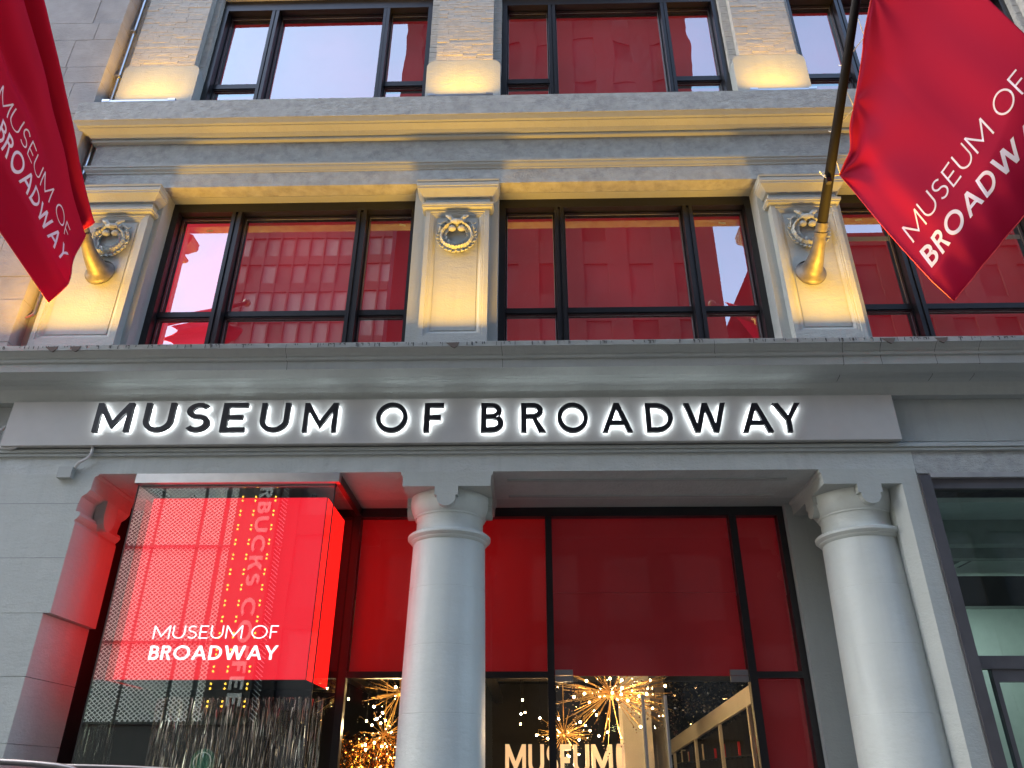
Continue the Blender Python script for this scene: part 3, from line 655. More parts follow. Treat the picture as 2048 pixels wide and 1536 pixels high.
# ================================================================ bare shop beside the museum
M['mint']=plain('pale_shop_ceiling',(.62,.68,.64),.7,noise=.05)
shp=empty('shop_front',(6.5,0,0),'vacant shop front with brown metal frame and greenish glass at the right edge','shop')
bm=B(); box(bm,(4.752,-.03,0),(4.885,.12,5.0)); obj('door_jamb',bevelbm(bm,.006,1),M['bronze'],shp)
bm=B(); box(bm,(4.7365,-.012,0),(4.7515,.12,5.01)); obj('edge_trim',bm,M['brushed'],shp)
bm=B(); box(bm,(4.887,-.035,zat(954,-.035,1900)),(XR,.1,zat(945,-.035,1900))); obj('header_trim',bevelbm(bm,.01,2),plain('pale_steel',(.34,.345,.34),.4,metal=.2),shp)
bm=B(); box(bm,(4.886,.02,zat(977,.02,1900)),(XR,.14,zat(955,-.02,1900))); obj('header',bm,M['bronze'],shp)
ztr0,ztr1=zat(1338,.05,2000),zat(1312,.05,2000)
bm=B(); box(bm,(4.886,.03,ztr0),(XR,.14,ztr1)); obj('transom',bm,M['bronze'],shp)
bm=B(); a=at(1996,1400,.08).x; box(bm,(a,.05,.02),(a+.05,.13,ztr0)); box(bm,(a+.05,.052,ztr0-.13),(XR-.1,.13,ztr0-.002)); obj('door_frame',bm,M['bronze'],shp)
pane(shp,4.886,9.5,ztr1,zat(970,.08,1900),.08,M['glass_shop']); pane(shp,4.886,9.5,.1,ztr0,.09,M['glass_shop'])
bm=B(); box(bm,(4.9,.2,4.72),(9.6,6,4.78)); obj('shop_ceiling',bm,M['mint'],shp)
bm=B(); box(bm,(4.77,.2,0),(4.9,6,4.72)); box(bm,(9.5,.2,0),(9.6,6,4.72)); box(bm,(4.9,5.9,0),(9.5,6,4.72)); obj('shop_wall',bm,M['mint'],shp)
bm=B(); box(bm,(4.9,.9,4.40),(9.5,1.1,4.719)); box(bm,(4.9,2.2,4.55),(9.5,2.35,4.719)); obj('ceiling_beam',bm,plain('grey_green_beam',(.30,.34,.32),.7),shp)
yb=3.6
bm=B(); box(bm,(4.9,yb,zat(1212,yb,1990)),(9.5,yb+.25,zat(1152,yb,1990))); obj('shutter_box',bm,M['black'],shp)
bm=B(); box(bm,(5.9,4.9,2.2),(7.2,5.89,3.2)); box(bm,(4.9,4.4,2.9),(5.5,5.89,3.5)); obj('duct_box',bm,M['mint'],shp)
ac=empty('ceiling_air_unit',(6.1,2.3,4.70),'square ceiling air conditioner cassette behind the greenish shop glass','air conditioner')
bm=B(); box(bm,(5.85,2.5,4.66),(6.75,3.35,4.70)); obj('panel',bevelbm(bm,.01,2),M['mint'],ac)
bm=B(); box(bm,(6.08,2.7,4.655),(6.52,3.15,4.665)); obj('grille',bm,plain('ac_grille',(.12,.14,.13),.6),ac)
for (a,b,c,d) in((6.05,2.55,6.55,2.59),(6.05,3.25,6.55,3.29),(5.91,2.7,5.95,3.15),(6.65,2.7,6.69,3.15)):
    bm=B(); box(bm,(a,b,4.657),(c,d,4.665)); obj('slot',bm,M['black'],ac)
bm=B(); tube(bm,smoothpts([(5.7,2.0,4.7),(5.72,2.0,4.5),(5.65,2.0,4.35),(5.75,2.0,4.2),(5.74,2.0,3.7)]),.018,6); tube(bm,[(5.72,2.0,4.45),(5.3,2.05,4.2)],.014,6); tube(bm,smoothpts([(5.72,2,4.5),(5.5,2,4.3),(5.38,2,4.1),(5.45,2,3.95)]),.006,6)
tag(obj('hanging_cable',bm,M['black'],None),'dark wires dangling from the ceiling of the vacant shop','cable')
# ================================================================ flagpoles and flags
def proj(p):
    v=CR.transposed()@(Vector(p)-CAMP); return Vector((1024+1538*v.x/-v.z,768-1538*v.y/-v.z))
M['flag']=None
def clothmat():
    m,t,o=newmat('crimson_flag_cloth'); N=t.nodes.new; L=t.links.new
    d=N('ShaderNodeBsdfPrincipled'); d.inputs['Base Color'].default_value=(.34,.007,.045,1); d.inputs['Roughness'].default_value=.7; d.inputs['Specular IOR Level'].default_value=.12
    ge=N('ShaderNodeNewGeometry'); n=N('ShaderNodeTexNoise'); n.inputs['Scale'].default_value=420; n.inputs['Detail'].default_value=2; L(ge.outputs['Position'],n.inputs['Vector'])
    b=N('ShaderNodeBump'); b.inputs['Strength'].default_value=.12; b.inputs['Distance'].default_value=.002; L(n.outputs[0],b.inputs['Height']); L(b.outputs[0],d.inputs['Normal'])
    tr=N('ShaderNodeBsdfTranslucent'); tr.inputs[0].default_value=(.34,.007,.045,1)
    mx=N('ShaderNodeMixShader'); mx.inputs[0].default_value=.38; L(d.outputs[0],mx.inputs[1]); L(tr.outputs[0],mx.inputs[2]); L(mx.outputs[0],o.inputs[0]); return m
M['flag']=clothmat()
def inkmat():
    m,t,o=newmat('white_flag_print'); N=t.nodes.new; L=t.links.new
    d=N('ShaderNodeBsdfDiffuse'); d.inputs[0].default_value=(.74,.72,.86,1)
    tr=N('ShaderNodeBsdfTranslucent'); tr.inputs[0].default_value=(.8,.7,.75,1)
    mx=N('ShaderNodeMixShader'); mx.inputs[0].default_value=.3; L(d.outputs[0],mx.inputs[1]); L(tr.outputs[0],mx.inputs[2]); L(mx.outputs[0],o.inputs[0]); return m
M['ink']=inkmat()
def flag(name,anch,Cc,Dd,fold,lines,lab,toff=0,P0=None,e=None):
    H=[]
    for x,y in anch:
        lo,hi=-1,9
        for _ in range(50):
            m=(lo+hi)/2
            if proj(P0+e*m).y>y: lo=m
            else: hi=m
        H.append(at(x,y,(P0+e*lo).y-toff))
    s=[0]
    for p,q in zip(H,H[1:]): s.append(s[-1]+(q-p).length)
    s=[q/s[-1] for q in s]
    def hp(u):
        for i in range(len(s)-1):
            if u<=s[i+1] or i==len(s)-2:
                t=(u-s[i])/(s[i+1]-s[i]); 
                p0,p1,p2,p3=H[max(i-1,0)],H[i],H[i+1],H[min(i+2,len(H)-1)]
                return .5*((2*p1)+(-p0+p2)*t+(2*p0-5*p1+4*p2-p3)*t*t+(-p0+3*p1-3*p2+p3)*t**3)
    nrm=((Dd-Cc).cross(H[0]-Cc)).normalized()
    if nrm.dot(CAMP-Cc)<0: nrm=-nrm
    def S(u,v,off=0):
        q=hp(min(max(u,0),1)); b=q*(1-v)+(Cc+(Dd-Cc)*u)*v
        return b+nrm*(fold(u,v)+off)
    n=130; bm=B(); g=[[bm.verts.new(S(i/n,j/n)) for j in range(n+1)] for i in range(n+1)]
    for i in range(n):
        for j in range(n): bm.faces.new((g[i][j],g[i+1][j],g[i+1][j+1],g[i][j+1]))
    fo=obj(name,bm,M['flag'],None,smooth=True,recalc=False,origin=S(0,0)); 
    sm=fo.modifiers.new('thick','SOLIDIFY'); sm.thickness=.003; sm.offset=0
    tag(fo,lab,'flag')
    # stitched hem
    bm=B(); tube(bm,[S(0,j/40,.004) for j in range(41)],.008,6)
    tube(bm,[S(j/60,0,.004) for j in range(61)],.012,6); tube(bm,[S(j/60,1,.002) for j in range(61)],.007,6)
    obj('hem',bm,plain('red_hem',(.42,.012,.03),.6),fo,smooth=True)
    def inv(px_):
        px_=Vector(px_); best=None
        for i in range(41):
            for j in range(41):
                d=(proj(S(i/40,j/40))-px_).length
                if best is None or d<best[0]: best=(d,i/40,j/40)
        u,v=best[1:]
        for _ in range(12):
            f=proj(S(u,v))-px_; h=1e-3
            a=(proj(S(u+h,v))-proj(S(u-h,v)))/(2*h); b=(proj(S(u,v+h))-proj(S(u,v-h)))/(2*h)
            det=a.x*b.y-a.y*b.x
            if abs(det)<1e-6: break
            u-=(f.x*b.y-f.y*b.x)/det*.7; v-=(a.x*f.y-a.y*f.x)/det*.7
        return Vector((u,v))
    for text,wt,trk,x1,p1,t1,x2,p2,t2 in lines:
        lay,tot=layout(text,wt,trk); b1,b2=inv(p1),inv(p2); u1=inv(t1)-b1; u2=inv(t2)-b2
        X1=lay[x1[0]][1]+x1[1]*lay[x1[0]][2]; X2=lay[x2[0]][1]+x2[1]*lay[x2[0]][2]
        bm=B()
        for ch,x,W in lay:
            b,_=flat_glyph(ch,wt,1,1,x,0)
            for k in range(int(W/.09)+1):
                ge=b.verts[:]+b.edges[:]+b.faces[:]; bmesh.ops.bisect_plane(b,geom=ge,plane_co=(x+k*.09,0,0),plane_no=(1,0,0))
            for k in range(1,12):
                ge=b.verts[:]+b.edges[:]+b.faces[:]; bmesh.ops.bisect_plane(b,geom=ge,plane_co=(0,k/12,0),plane_no=(0,1,0))
            bmesh.ops.triangulate(b,faces=b.faces[:])
            for v in b.verts:
                t=(v.co.x-X1)/(X2-X1); q=b1.lerp(b2,t)+(u1.lerp(u2,t))*v.co.y
                if not(-.02<q.x<1.02 and -.02<q.y<1.02): pass
                v.co=S(q.x,q.y,.006)
            me=bpy.data.meshes.new('t'); b.to_mesh(me); b.free(); bm.from_mesh(me); bpy.data.meshes.remove(me)
        obj('lettering',bm,M['ink'],fo,recalc=False,smooth=True)
    return S
def gauss(x,c,w): return math.exp(-((x-c)/w)**2)
def foldR(u,v):
    r=math.hypot(u,v*1.0)+1e-4; ph=math.atan2(v,u)
    d=.030*math.sin(11*ph+.6)*math.exp(-2.6*r)*min(1,r*8)
    for c in(.31,.70):
        r2=math.hypot(u-c,v)+1e-4; ph2=math.atan2(v,u-c); d+=.018*math.sin(7*ph2)*math.exp(-5*r2)*min(1,r2*12)
    d+=.065*math.sin(6.0*(u*.9+.22*v)+.7)*math.sin(math.pi*min(1,v*1.1))*.8
    d+=.014*math.sin(23*(u-.25*v))*math.sin(math.pi*v)*u
    e=max(0,v-(.86-.12*u)); d-=3.4*e*e+.35*e
    d+=.012*math.sin(40*u+6*v)*gauss(v,.93,.08)
    return d
def foldL(u,v):
    d=-.22*gauss(v,.14-.02*u,.03+.015*u)*(.5+.6*u)+.07*gauss(v,.05,.04)
    d+=.05*math.sin(2*math.pi*(v*1.7-.1))*(.25+.9*u)
    d+=-.09*gauss(v,.36+.02*u,.045)*max(0,u-.35)*1.8+.05*gauss(v,.46,.05)*max(0,u-.3)
    d+=.012*math.sin(18*u+9*v)*v*(1-v)*3
    e=max(0,v-.84); d-=1.2*e*e+.5*e
    d+=.02*gauss(v,.9,.05)*math.sin(8*u)
    return d*1.5
P0R=at(1627,535,-.12); eR=Vector((.004,-.788,.616)).normalized()
P0L=at(192,535,-.12); eL=Vector((-.014,-.788,.616)).normalized()
ar=[(1680,350),(1691,325),(1703,297),(1702,253),(1708.6,217),(1717,171),(1727,102),(1729,73),(1743,0),(1752,-60),(1765,-130),(1772,-200)]
flag('flag',ar,at(1898,600,-1.4),at(2196,207,-3.3),foldR,[
 ('BROADWAY',.165,.15,(0,0),(1864,536),(1839,503),(5,.3),(2017,345),(1994,310)),
 ('MUSEUM OF',.085,.17,(0,0),(1827,486),(1804,456),(7,0),(2045,190),(2014,160))],
 'crimson flag on the right pole, spread wide, with MUSEUM OF BROADWAY along its lower edge',P0=P0R,e=eR)
al=[(178,441),(173,425),(168,405),(160,370),(150,320),(140,260),(128,200),(112,120),(98,60),(85,0),(72,-50),(60,-100)]
flag('flag',al,at(122,597,-1.1),at(-140,195,-3.2),foldL,[
 ('BROADWAY',.15,.15,(1,1.0),(12,319),(30,287),(7,.5),(118,515),(131,496)),
 ('MUSEUM OF',.08,.17,(0,1.0),(14,237),(27,210),(7,0),(127,467),(133,441))],
 'crimson flag on the left pole, hanging in deep folds past the stone building',toff=.10,P0=P0L,e=eL)
def flagpole(P0,e,lab,mir):
    r=empty('flagpole',P0,lab,'flagpole')
    base=Vector(P0); base.y=0
    e=e.normalized()
    # flared socket that bends from the wall to the pole direction
    pts=[base+Vector((0,.0,0)),base+Vector((0,-.015,0)),base+Vector((0,-.03,.002)),base+Vector((0,-.06,.01))]; rad=[.215,.215,.20,.155]
    p=Vector(pts[-1]); d0=Vector((0,-1,.1)).normalized()
    for i in range(8):
        t=(i+1)/8; d=(d0*(1-t)+e*t).normalized(); p=p+d*.06; pts.append(p.copy()); rad.append(.155-(.155-.085)*min(1,(t*1.3))**.7)
    for k,rr_ in((.02,.080),(.04,.078),(.06,.077),(.08,.077)): pts.append(p+e*k); rad.append(rr_)
    bm=B(); tube(bm,pts,rad,28); obj('socket',bm,M['brass'],r,smooth=True)
    q=p+e*.08
    bm=B(); tube(bm,[q-e*.03,q-e*.028,q+e*.02,q+e*.022],[.077,.088,.088,.07],28); tube(bm,[q+e*.03,q+e*.032,q+e*.15,q+e*.152],[.06,.078,.078,.06],28); obj('collar',bm,M['brass'],r)
    bm=B(); tube(bm,[q+e*.1,q+e*1.5,q+e*4.3],[.068,.060,.042],24); obj('pole',bm,M['pole'],r,smooth=True)
    bm=B(); bmesh.ops.create_uvsphere(bm,u_segments=16,v_segments=12,radius=.09,matrix=Matrix.Translation(q+e*4.35)); obj('finial',bm,M['brass'],r,smooth=True)
    return r,q
r,q=flagpole(P0R,eR,'black pole angled out from the right pier in a flared metal wall socket',1)
def ptR(y,dx):  # point at pole depth offset in picture x
    lo,hi=0,7
    for _ in range(50):
        m=(lo+hi)/2
        if proj(P0R+eR*m).y>y: lo=m
        else: hi=m
    c=P0R+eR*lo; return c,lo
def ropepts(yA,yB,pxB):
    cA,_=ptR(yA,0); s=Vector((1,0,0)); o=eR.cross(s).normalized()
    cM,_=ptR((yA*.6+yB*.4),0)
    if o.dot(CAMP-cA)<0:o=-o
    B_=at(pxB[0],pxB[1],ptR(pxB[1],0)[0].y)
    return smoothpts([cA-s*.066,cA-s*.055+o*.05,cA+o*.075+eR*.06,cM+s*.03+o*.07,B_])
bm=B(); tube(bm,ropepts(262,225,(1709,216)),.006,6); tube(bm,ropepts(130,80,(1729,73)),.006,6)
for ya,pa,yb_,pb in((335,(1680,348),300,(1676,305)),(205,(1709,216),170,(1700,175)),(60,(1729,73),20,(1722,25))):
    A_=at(pa[0],pa[1],ptR(pa[1],0)[0].y); c,_=ptR(yb_,0); tube(bm,[A_,c+Vector((.03,-.0,0))],.004,6)
obj('lashing_rope',bm,M['rope'],r,smooth=True)
c,_=ptR(352,0); o_=(CAMP-c).normalized(); K=c+o_*.085+Vector((.0,0,0)); bm=B()
bmesh.ops.create_uvsphere(bm,u_segments=10,v_segments=8,radius=.035,matrix=Matrix.Translation(K))
for k in range(3):
    a=[K+Vector((.055*math.cos(t+k)-.02*k,-.02*math.sin(2*t),.055*math.sin(t)*(1-.2*k)+.02*k)) for t in [i*2*math.pi/12 for i in range(13)]]; tube(bm,a,.007,6,False)
tube(bm,[K,at(1680,350,c.y)],.009,6); tube(bm,[K,at(1681,346,c.y)],.007,6)
obj('knot',bm,M['rope'],r,smooth=True)
bm=B(); box(bm,(-.03,-.03,-.05),(.03,.03,.05),Matrix.Translation(K-Vector((0,0,.07)))); obj('clip',bevelbm(bm,.008,1),M['black'],r)
flagpole(P0L,eL,'black pole angled out from the left pier, mostly hidden by its flag',-1)
# ================================================================ across the street (seen in the glass)
def mirX(x,y,Yv,Yg): # world point on the far side whose image in glass plane Yg shows at x,y
    p=at(x,y,Yv); return Vector((p.x,2*Yg-Yv,p.z))
M['meshwhite']=plain('white_expanded_metal',(.78,.80,.79),.5,noise=.05)
mf=empty('mesh_clad_building',(-13.5,-20.3,0),'building across the street wrapped in white diamond metal mesh, seen only in the showcase glass','building')
bm=B(); box(bm,(-19.5,-30,3.55),(-9.75,-20.35,17)); obj('backing_wall',bm,plain('dark_green_backing',(.035,.05,.048),.6),mf)
bm=B(); box(bm,(-19.5,-30,0),(-9.75,-20.6,3.54)); obj('shop_wall',bm,plain('dark_shop',(.012,.012,.014),.4),mf)
def meshpanel(x0,x1,z0,z1,Y,cw=.19,chh=.155,t=.024):
    bm=B()
    nz=int((z1-z0)/chh)+1; k=chh/cw
    # two families of diagonal bars clipped to the panel rectangle
    W=x1-x0;Hh=z1-z0
    for sgn in(1,-1):
        n=int((W*k+Hh)/chh)+1
        for i in range(n):
            c=i*chh
            # line z = c - k*x (x from left) or z=c-k*(W-x)
            pts=[]
            xa=max(0,(c-Hh)/k); xb=min(W,c/k)
            if xb-xa<.02: continue
            za=c-k*xa; zb=c-k*xb
            if sgn<0: xa,xb=W-xa,W-xb
            a=Vector((x0+xa,0,z0+za)); b=Vector((x0+xb,0,z0+zb)); d=(b-a).normalized(); nn=Vector((-d.z,0,d.x))*t/2
            yo=Y+(0.004 if sgn>0 else -.004)
            q=[a+nn,b+nn,b-nn,a-nn]
            f0=[bm.verts.new((p.x,yo,p.z)) for p in q]; f1=[bm.verts.new((p.x,yo-.02,p.z)) for p in q]
            bm.faces.new(f0); bm.faces.new(f1[::-1])
            for j in range(4): bm.faces.new((f0[j],f1[j],f1[(j+1)%4],f0[(j+1)%4]))
    o=obj('mesh_panel',bm,M['meshwhite'],mf); return o
for a,b in((-19.4,-17.0),(-16.9,-14.95),(-14.83,-13.2),(-13.05,-12.3),(-12.1,-11.75),(-10.05,-9.78)):
    meshpanel(a,b,3.62,17,-20.2)
bm=B()
for z in(6.3,9.9,13.4): box(bm,(-19.5,-20.19,z),(-9.76,-20.12,z+.07))
obj('mesh_rail',bm,M['black'],mf)
bs=empty('blade_sign',(-10.8,-19.9,3.7),'tall dark STARBUCKS COFFEE sign with amber bulbs across the street, reversed in the glass','sign')
bm=B(); box(bm,(-11.72,-20.15,3.9),(-10.06,-19.95,15.2)); obj('board',bm,M['blackm'],bs)
bm=B(); lay,tot=layout('STARBUCKS COFFEE',.2,.16)
text3d(bm,'STARBUCKS COFFEE',.2,.52,.16,(-10.86,-19.949,4.1+ (14.3-4.1)),(0,0,-1),(1,0,0),(0,1,0),.05,scale_to=10.2); obj('lettering',bm,plain('pale_sign_letter',(.30,.31,.31),.5),bs)
yb_=emis('amber_bulb',(1,.50,.06),1.8)
src=None
for x in(-11.52,-11.0,-10.2):
    for i in range(19):
        z=4.1+i*.585
        if src is None:
            bm=B()
            for dz in(0,.16): bmesh.ops.create_uvsphere(bm,u_segments=8,v_segments=6,radius=.042,matrix=Matrix.Translation((x,-19.93,z+dz)))
            src=obj('bulb_pair',bm,yb_,bs); base0=(x,z)
        else: dup(src,None,src.location+Vector((x-base0[0],0,z-base0[1])))
rc=mirX(402,1524,20.2,.1)
bm=B(); bmesh.ops.create_cone(bm,cap_ends=True,segments=40,radius1=.42,radius2=.42,depth=.1,matrix=Matrix.Translation((rc.x,-20.2,rc.z))@Matrix.Rotation(R(90),4,'X'))
rs=obj('round_sign',bm,plain('deep_green',(.01,.10,.06),.4),None); tag(rs,'round green disc sign with a pale ring across the street, seen in the showcase glass','sign')
bm=B(); pts=[(rc.x+.3*math.cos(t),-20.13,rc.z+.3*math.sin(t)) for t in [i*2*math.pi/32 for i in range(33)]]; tube(bm,pts,.014,6,False); obj('ring',bm,M['mint'],rs)
# towers
def tower(name,x0,x1,y,zt_,mat,wmat,lab,dx,dz,wx,wz,cat='building',z0=0,dark=None,depth=14):
    t=empty(name,((x0+x1)/2,y,0),lab,cat,None)
    bm=B(); box(bm,(x0,y-depth,0),(x1,y-.12,zt_)); obj('glazing',bm,wmat,t)
    bm=B(); x=x0
    while x<x1+.01: box(bm,(x-wx/2,y-.119,0),(x+wx/2,y,zt_)); x+=dx
    z=dz
    while z<zt_: box(bm,(x0,y-.117,z-wz/2),(x1,y-.03,z+wz/2)); z+=dz
    box(bm,(x0-.2,y-.118,zt_-.5),(x1+.2,y+.1,zt_+.3)); obj('facade_grid',bm,mat,t); return t
gm=plain('tower_glass',(.10,.11,.13),.25,spec=.6); 
def litwin(name,base,lit,cell):
    m,t,o=newmat(name); N=t.nodes.new; L=t.links.new
    p=N('ShaderNodeBsdfPrincipled'); L(p.outputs[0],o.inputs[0]); p.inputs['Roughness'].default_value=.6; p.inputs['Specular IOR Level'].default_value=.05
    ge=N('ShaderNodeNewGeometry'); mp=N('ShaderNodeMapping'); mp.inputs['Scale'].default_value=cell; L(ge.outputs['Position'],mp.inputs[0])
    fl_=N('ShaderNodeVectorMath'); fl_.operation='FLOOR'; L(mp.outputs[0],fl_.inputs[0]); wn=N('ShaderNodeTexWhiteNoise'); L(fl_.outputs[0],wn.inputs['Vector'])
    r=N('ShaderNodeValToRGB'); r.color_ramp.elements[0].color=(*[c*.5 for c in base],1); r.color_ramp.elements[1].color=(*lit,1); L(wn.outputs['Value'],r.inputs[0]); L(r.outputs[0],p.inputs['Base Color']); return m
tower('office_tower',-15.6,-7.3,-22.5,34,plain('tower_mullion',(.03,.03,.035),.8,spec=.05),litwin('tower_blinds',(.05,.052,.06),(.12,.125,.14),(1/.78,0,1/1.75)),'pale gridded office tower across the street, seen in the left second floor window',.78,1.75,.09,.55)
tower('dark_tower',-7.2,9.7,-23.5,62,plain('brown_stone',(.020,.020,.023),.9,noise=.3,spec=.03),litwin('dark_panes',(.014,.015,.018),(.022,.022,.026),(1/2.4,0,1/3.4)),'tall brown stone tower across the street, seen dimly in the central windows',2.4,3.4,1.1,1.5)
tower('corner_block',11.9,40,-21.5,26.5,plain('dark_brick_block',(.018,.017,.018),.9,noise=.3,spec=.03),litwin('block_panes',(.014,.014,.016),(.02,.02,.022),(1/2.0,0,1/3.2)),'lower dark brick block across the street at the right of the gap of sky',2.0,3.2,.9,1.3)
tower('low_block',9.8,11.8,-23,20,plain('grey_block',(.14,.14,.14),.8),litwin('block_panes2',(.04,.045,.06),(.14,.15,.17),(1/1.0,0,1/3.2)),'narrow low block across the street between two taller ones',1.0,3.2,.4,1.3)
tower('far_left_block',-48,-16,-24,22,plain('dull_block',(.16,.15,.14),.8,noise=.2),litwin('block_panes3',(.04,.045,.06),(.14,.15,.17),(1/2.0,0,1/3.2)),'low wide block across the street behind the mesh building',2.0,3.2,.9,1.3)
tower('dark_shop_block',-9.7,30,-20.2,15,plain('dark_front',(.018,.018,.02),.9,noise=.2,spec=.05),litwin('front_panes',(.02,.02,.025),(.06,.06,.07),(1/3.0,0,1/3.6)),'dark row of shops across the street facing the columns',3.0,3.6,.8,.8,depth=1.1)
# ================================================================ showcase content: metallic fringe curtain
def fringe(name,x0,x1,zt_,zb,Y,n,mat,lab,dy=.06,seed=1,rows=1):
    rr=random.Random(seed); bm=B()
    for i in range(n):
        x=x0+(x1-x0)*rr.random(); y=Y+rr.uniform(-dy,dy); z=zt_-rr.uniform(0,.05); wd=rr.uniform(.003,.010); a=rr.uniform(0,6.28); pa=None
        zend=zb
        while z>zend:
            h=rr.uniform(.05,.22); a+=rr.uniform(-.9,.9); x+=rr.uniform(-.004,.004); y2=y+rr.uniform(-.008,.008)
            p=(bm.verts.new((x-wd*math.cos(a),y2-wd*math.sin(a),z)),bm.verts.new((x+wd*math.cos(a),y2+wd*math.sin(a),z)))
            if pa: bm.faces.new((pa[0],pa[1],p[1],p[0]))
            pa=p; z-=h
    o=obj(name,bm,mat,None,recalc=False); tag(o,lab,'curtain'); return o
fringe('fringe_curtain',-4.72,-2.62,2.60,1.2,1.33,950,plain('silver_foil',(.62,.57,.48),.09,metal=1,noise=.1),'silver metallic fringe curtain hanging behind and below the red display box',seed=5)
fringe('fringe_curtain',-4.6,-2.6,1.95,.5,6.2,10,M['gold'],'x') if 0 else None
# ================================================================ lobby behind the storefront
lb=empty('lobby',(0,6,0),'dark museum lobby room behind the glass doors with black walls and ceiling','room')
bm=B(); box(bm,(-6.5,11.2,0),(5.6,11.3,4.6)); box(bm,(-6.6,1.6,0),(-6.5,11.2,4.6)); box(bm,(4.7,1.65,0),(4.76,11.2,4.6)); obj('lobby_wall',bm,plain('black_lobby_wall',(.02,.017,.014),.5),lb)
bm=B(); box(bm,(-6.5,1.6,3.85),(4.7,11.2,3.9)); obj('lobby_ceiling',bm,plain('black_ceiling',(.03,.025,.02),.6),lb)
bm=B()
for y in(2.6,3.8,5.0,6.4,8.0): box(bm,(-6.4,y,3.55),(4.6,y+.12,3.70))
for x in(-3.6,-.9,2.3): box(bm,(x,1.8,3.40),(x+.18,11,3.53))
obj('ceiling_duct',bm,plain('dark_duct',(.09,.08,.065),.4,metal=.3),lb)
bm=B(); box(bm,(-6.5,1.6,.001),(4.7,11.2,.02)); obj('lobby_floor',bm,plain('lobby_floor',(.08,.07,.06),.3),lb)
bm=B(); a=at(1243,1400,5.4).x; b=at(1300,1400,5.4).x; box(bm,(a,5.4,.02),(b,6.0,3.849)); obj('white_column',bm,M['white'],lb)
bm=B(); box(bm,(b+.01,5.9,.02),(b+.34,6.2,3.849)); obj('grey_panel',bm,plain('taupe_panel',(.30,.27,.22),.5),lb)
def pt_light(name,par,loc,e,col,size=.06):
    l=bpy.data.lights.new(name,'POINT'); l.energy=e; l.color=col; l.shadow_soft_size=size; o=bpy.data.objects.new(name,l); C.objects.link(o); o.parent=par; o.location=Vector(loc)-wloc(par); return o
def chandelier(c,rad,n,nb_,seed,lab,en,flat=.6):
    rr=random.Random(seed); c=Vector(c); t=empty('chandelier',c,lab,'chandelier','sputnik chandeliers in the lobby')
    bm=B(); bmesh.ops.create_uvsphere(bm,u_segments=16,v_segments=10,radius=.085*rad/.8,matrix=Matrix.Translation(c)); tube(bm,[c,(c.x,c.y,3.85)],.010,6); obj('hub',bm,M['gold'],t)
    bm=B(); ends=[]
    for i in range(n):
        d=Vector((rr.gauss(0,1),rr.gauss(0,1),rr.gauss(0,1)*flat)).normalized(); L=rad*rr.uniform(.55,1.0); e_=c+d*L
        tube(bm,[c+d*.05,e_],.0045,5); ends.append(e_)
    obj('spokes',bm,M['gold'],t)
    # crystal drops near the spoke ends
    bm=B()
    for e_ in ends[nb_:]:
        for k in range(3):
            p=e_+Vector((rr.uniform(-.06,.06),rr.uniform(-.06,.06),-.04*k)); bmesh.ops.create_icosphere(bm,subdivisions=0,radius=.012,matrix=Matrix.Translation(p))
    obj('crystal_beads',bm,plain('crystal',(.9,.85,.7),.05,metal=1),t)
    src=None
    for e_ in ends[:nb_]:
        if src is None:
            bm=B(); bmesh.ops.create_uvsphere(bm,u_segments=10,v_segments=8,radius=.017,matrix=Matrix.Translation(e_)); src=obj('bulb',bm,M['bulb'],t,origin=None); base=e_.copy(); bl=src.location.copy()
        else: dup(src,None,bl+(e_-base))
    pt_light('chandelier_glow',t,c+Vector((0,-.3,-.5)),en*1.1,(1,.68,.34)); return t
cc=lambda x,y,Y: at(x,y,Y)
chandelier(cc(1222,1386,3.6),.95,170,26,1,'large gold spiky chandelier behind the top of the glass doors',9,.36)
chandelier(cc(1128,1468,6.2),.52,80,15,2,'smaller gold spiky chandelier above the white MUSEUM letters',7,.6)
chandelier(cc(800,1385,3.6),.62,60,10,3,'gold spiky chandelier at the top left beside the left column',5,.6)
chandelier(cc(768,1470,5.5),.55,60,12,4,'gold spiky chandelier low in the left pane above the gold fringe',2.2,.6)
# loose ceiling spots
for i,(x,y,Y) in enumerate(((1042,1428,6),(1041,1448,6.5),(1050,1425,7),(1160,1445,5),(1193,1430,5),(1198,1472,6),(697,1398,5),(733,1442,5),(1080,1436,6.5),(1045,1400,5))):
    p=cc(x,y,Y); t=empty('pendant_lamp',p,None,'lamp','small bare pendant bulbs scattered under the lobby ceiling')
    t['label']='small bare pendant bulb under the lobby ceiling'
    bm=B(); bmesh.ops.create_uvsphere(bm,u_segments=10,v_segments=8,radius=.017,matrix=Matrix.Translation(p)); obj('bulb',bm,M['bulb'],t)
    bm=B(); tube(bm,[p,(p.x,p.y,3.85)],.004,5); obj('cord',bm,M['black'],t)
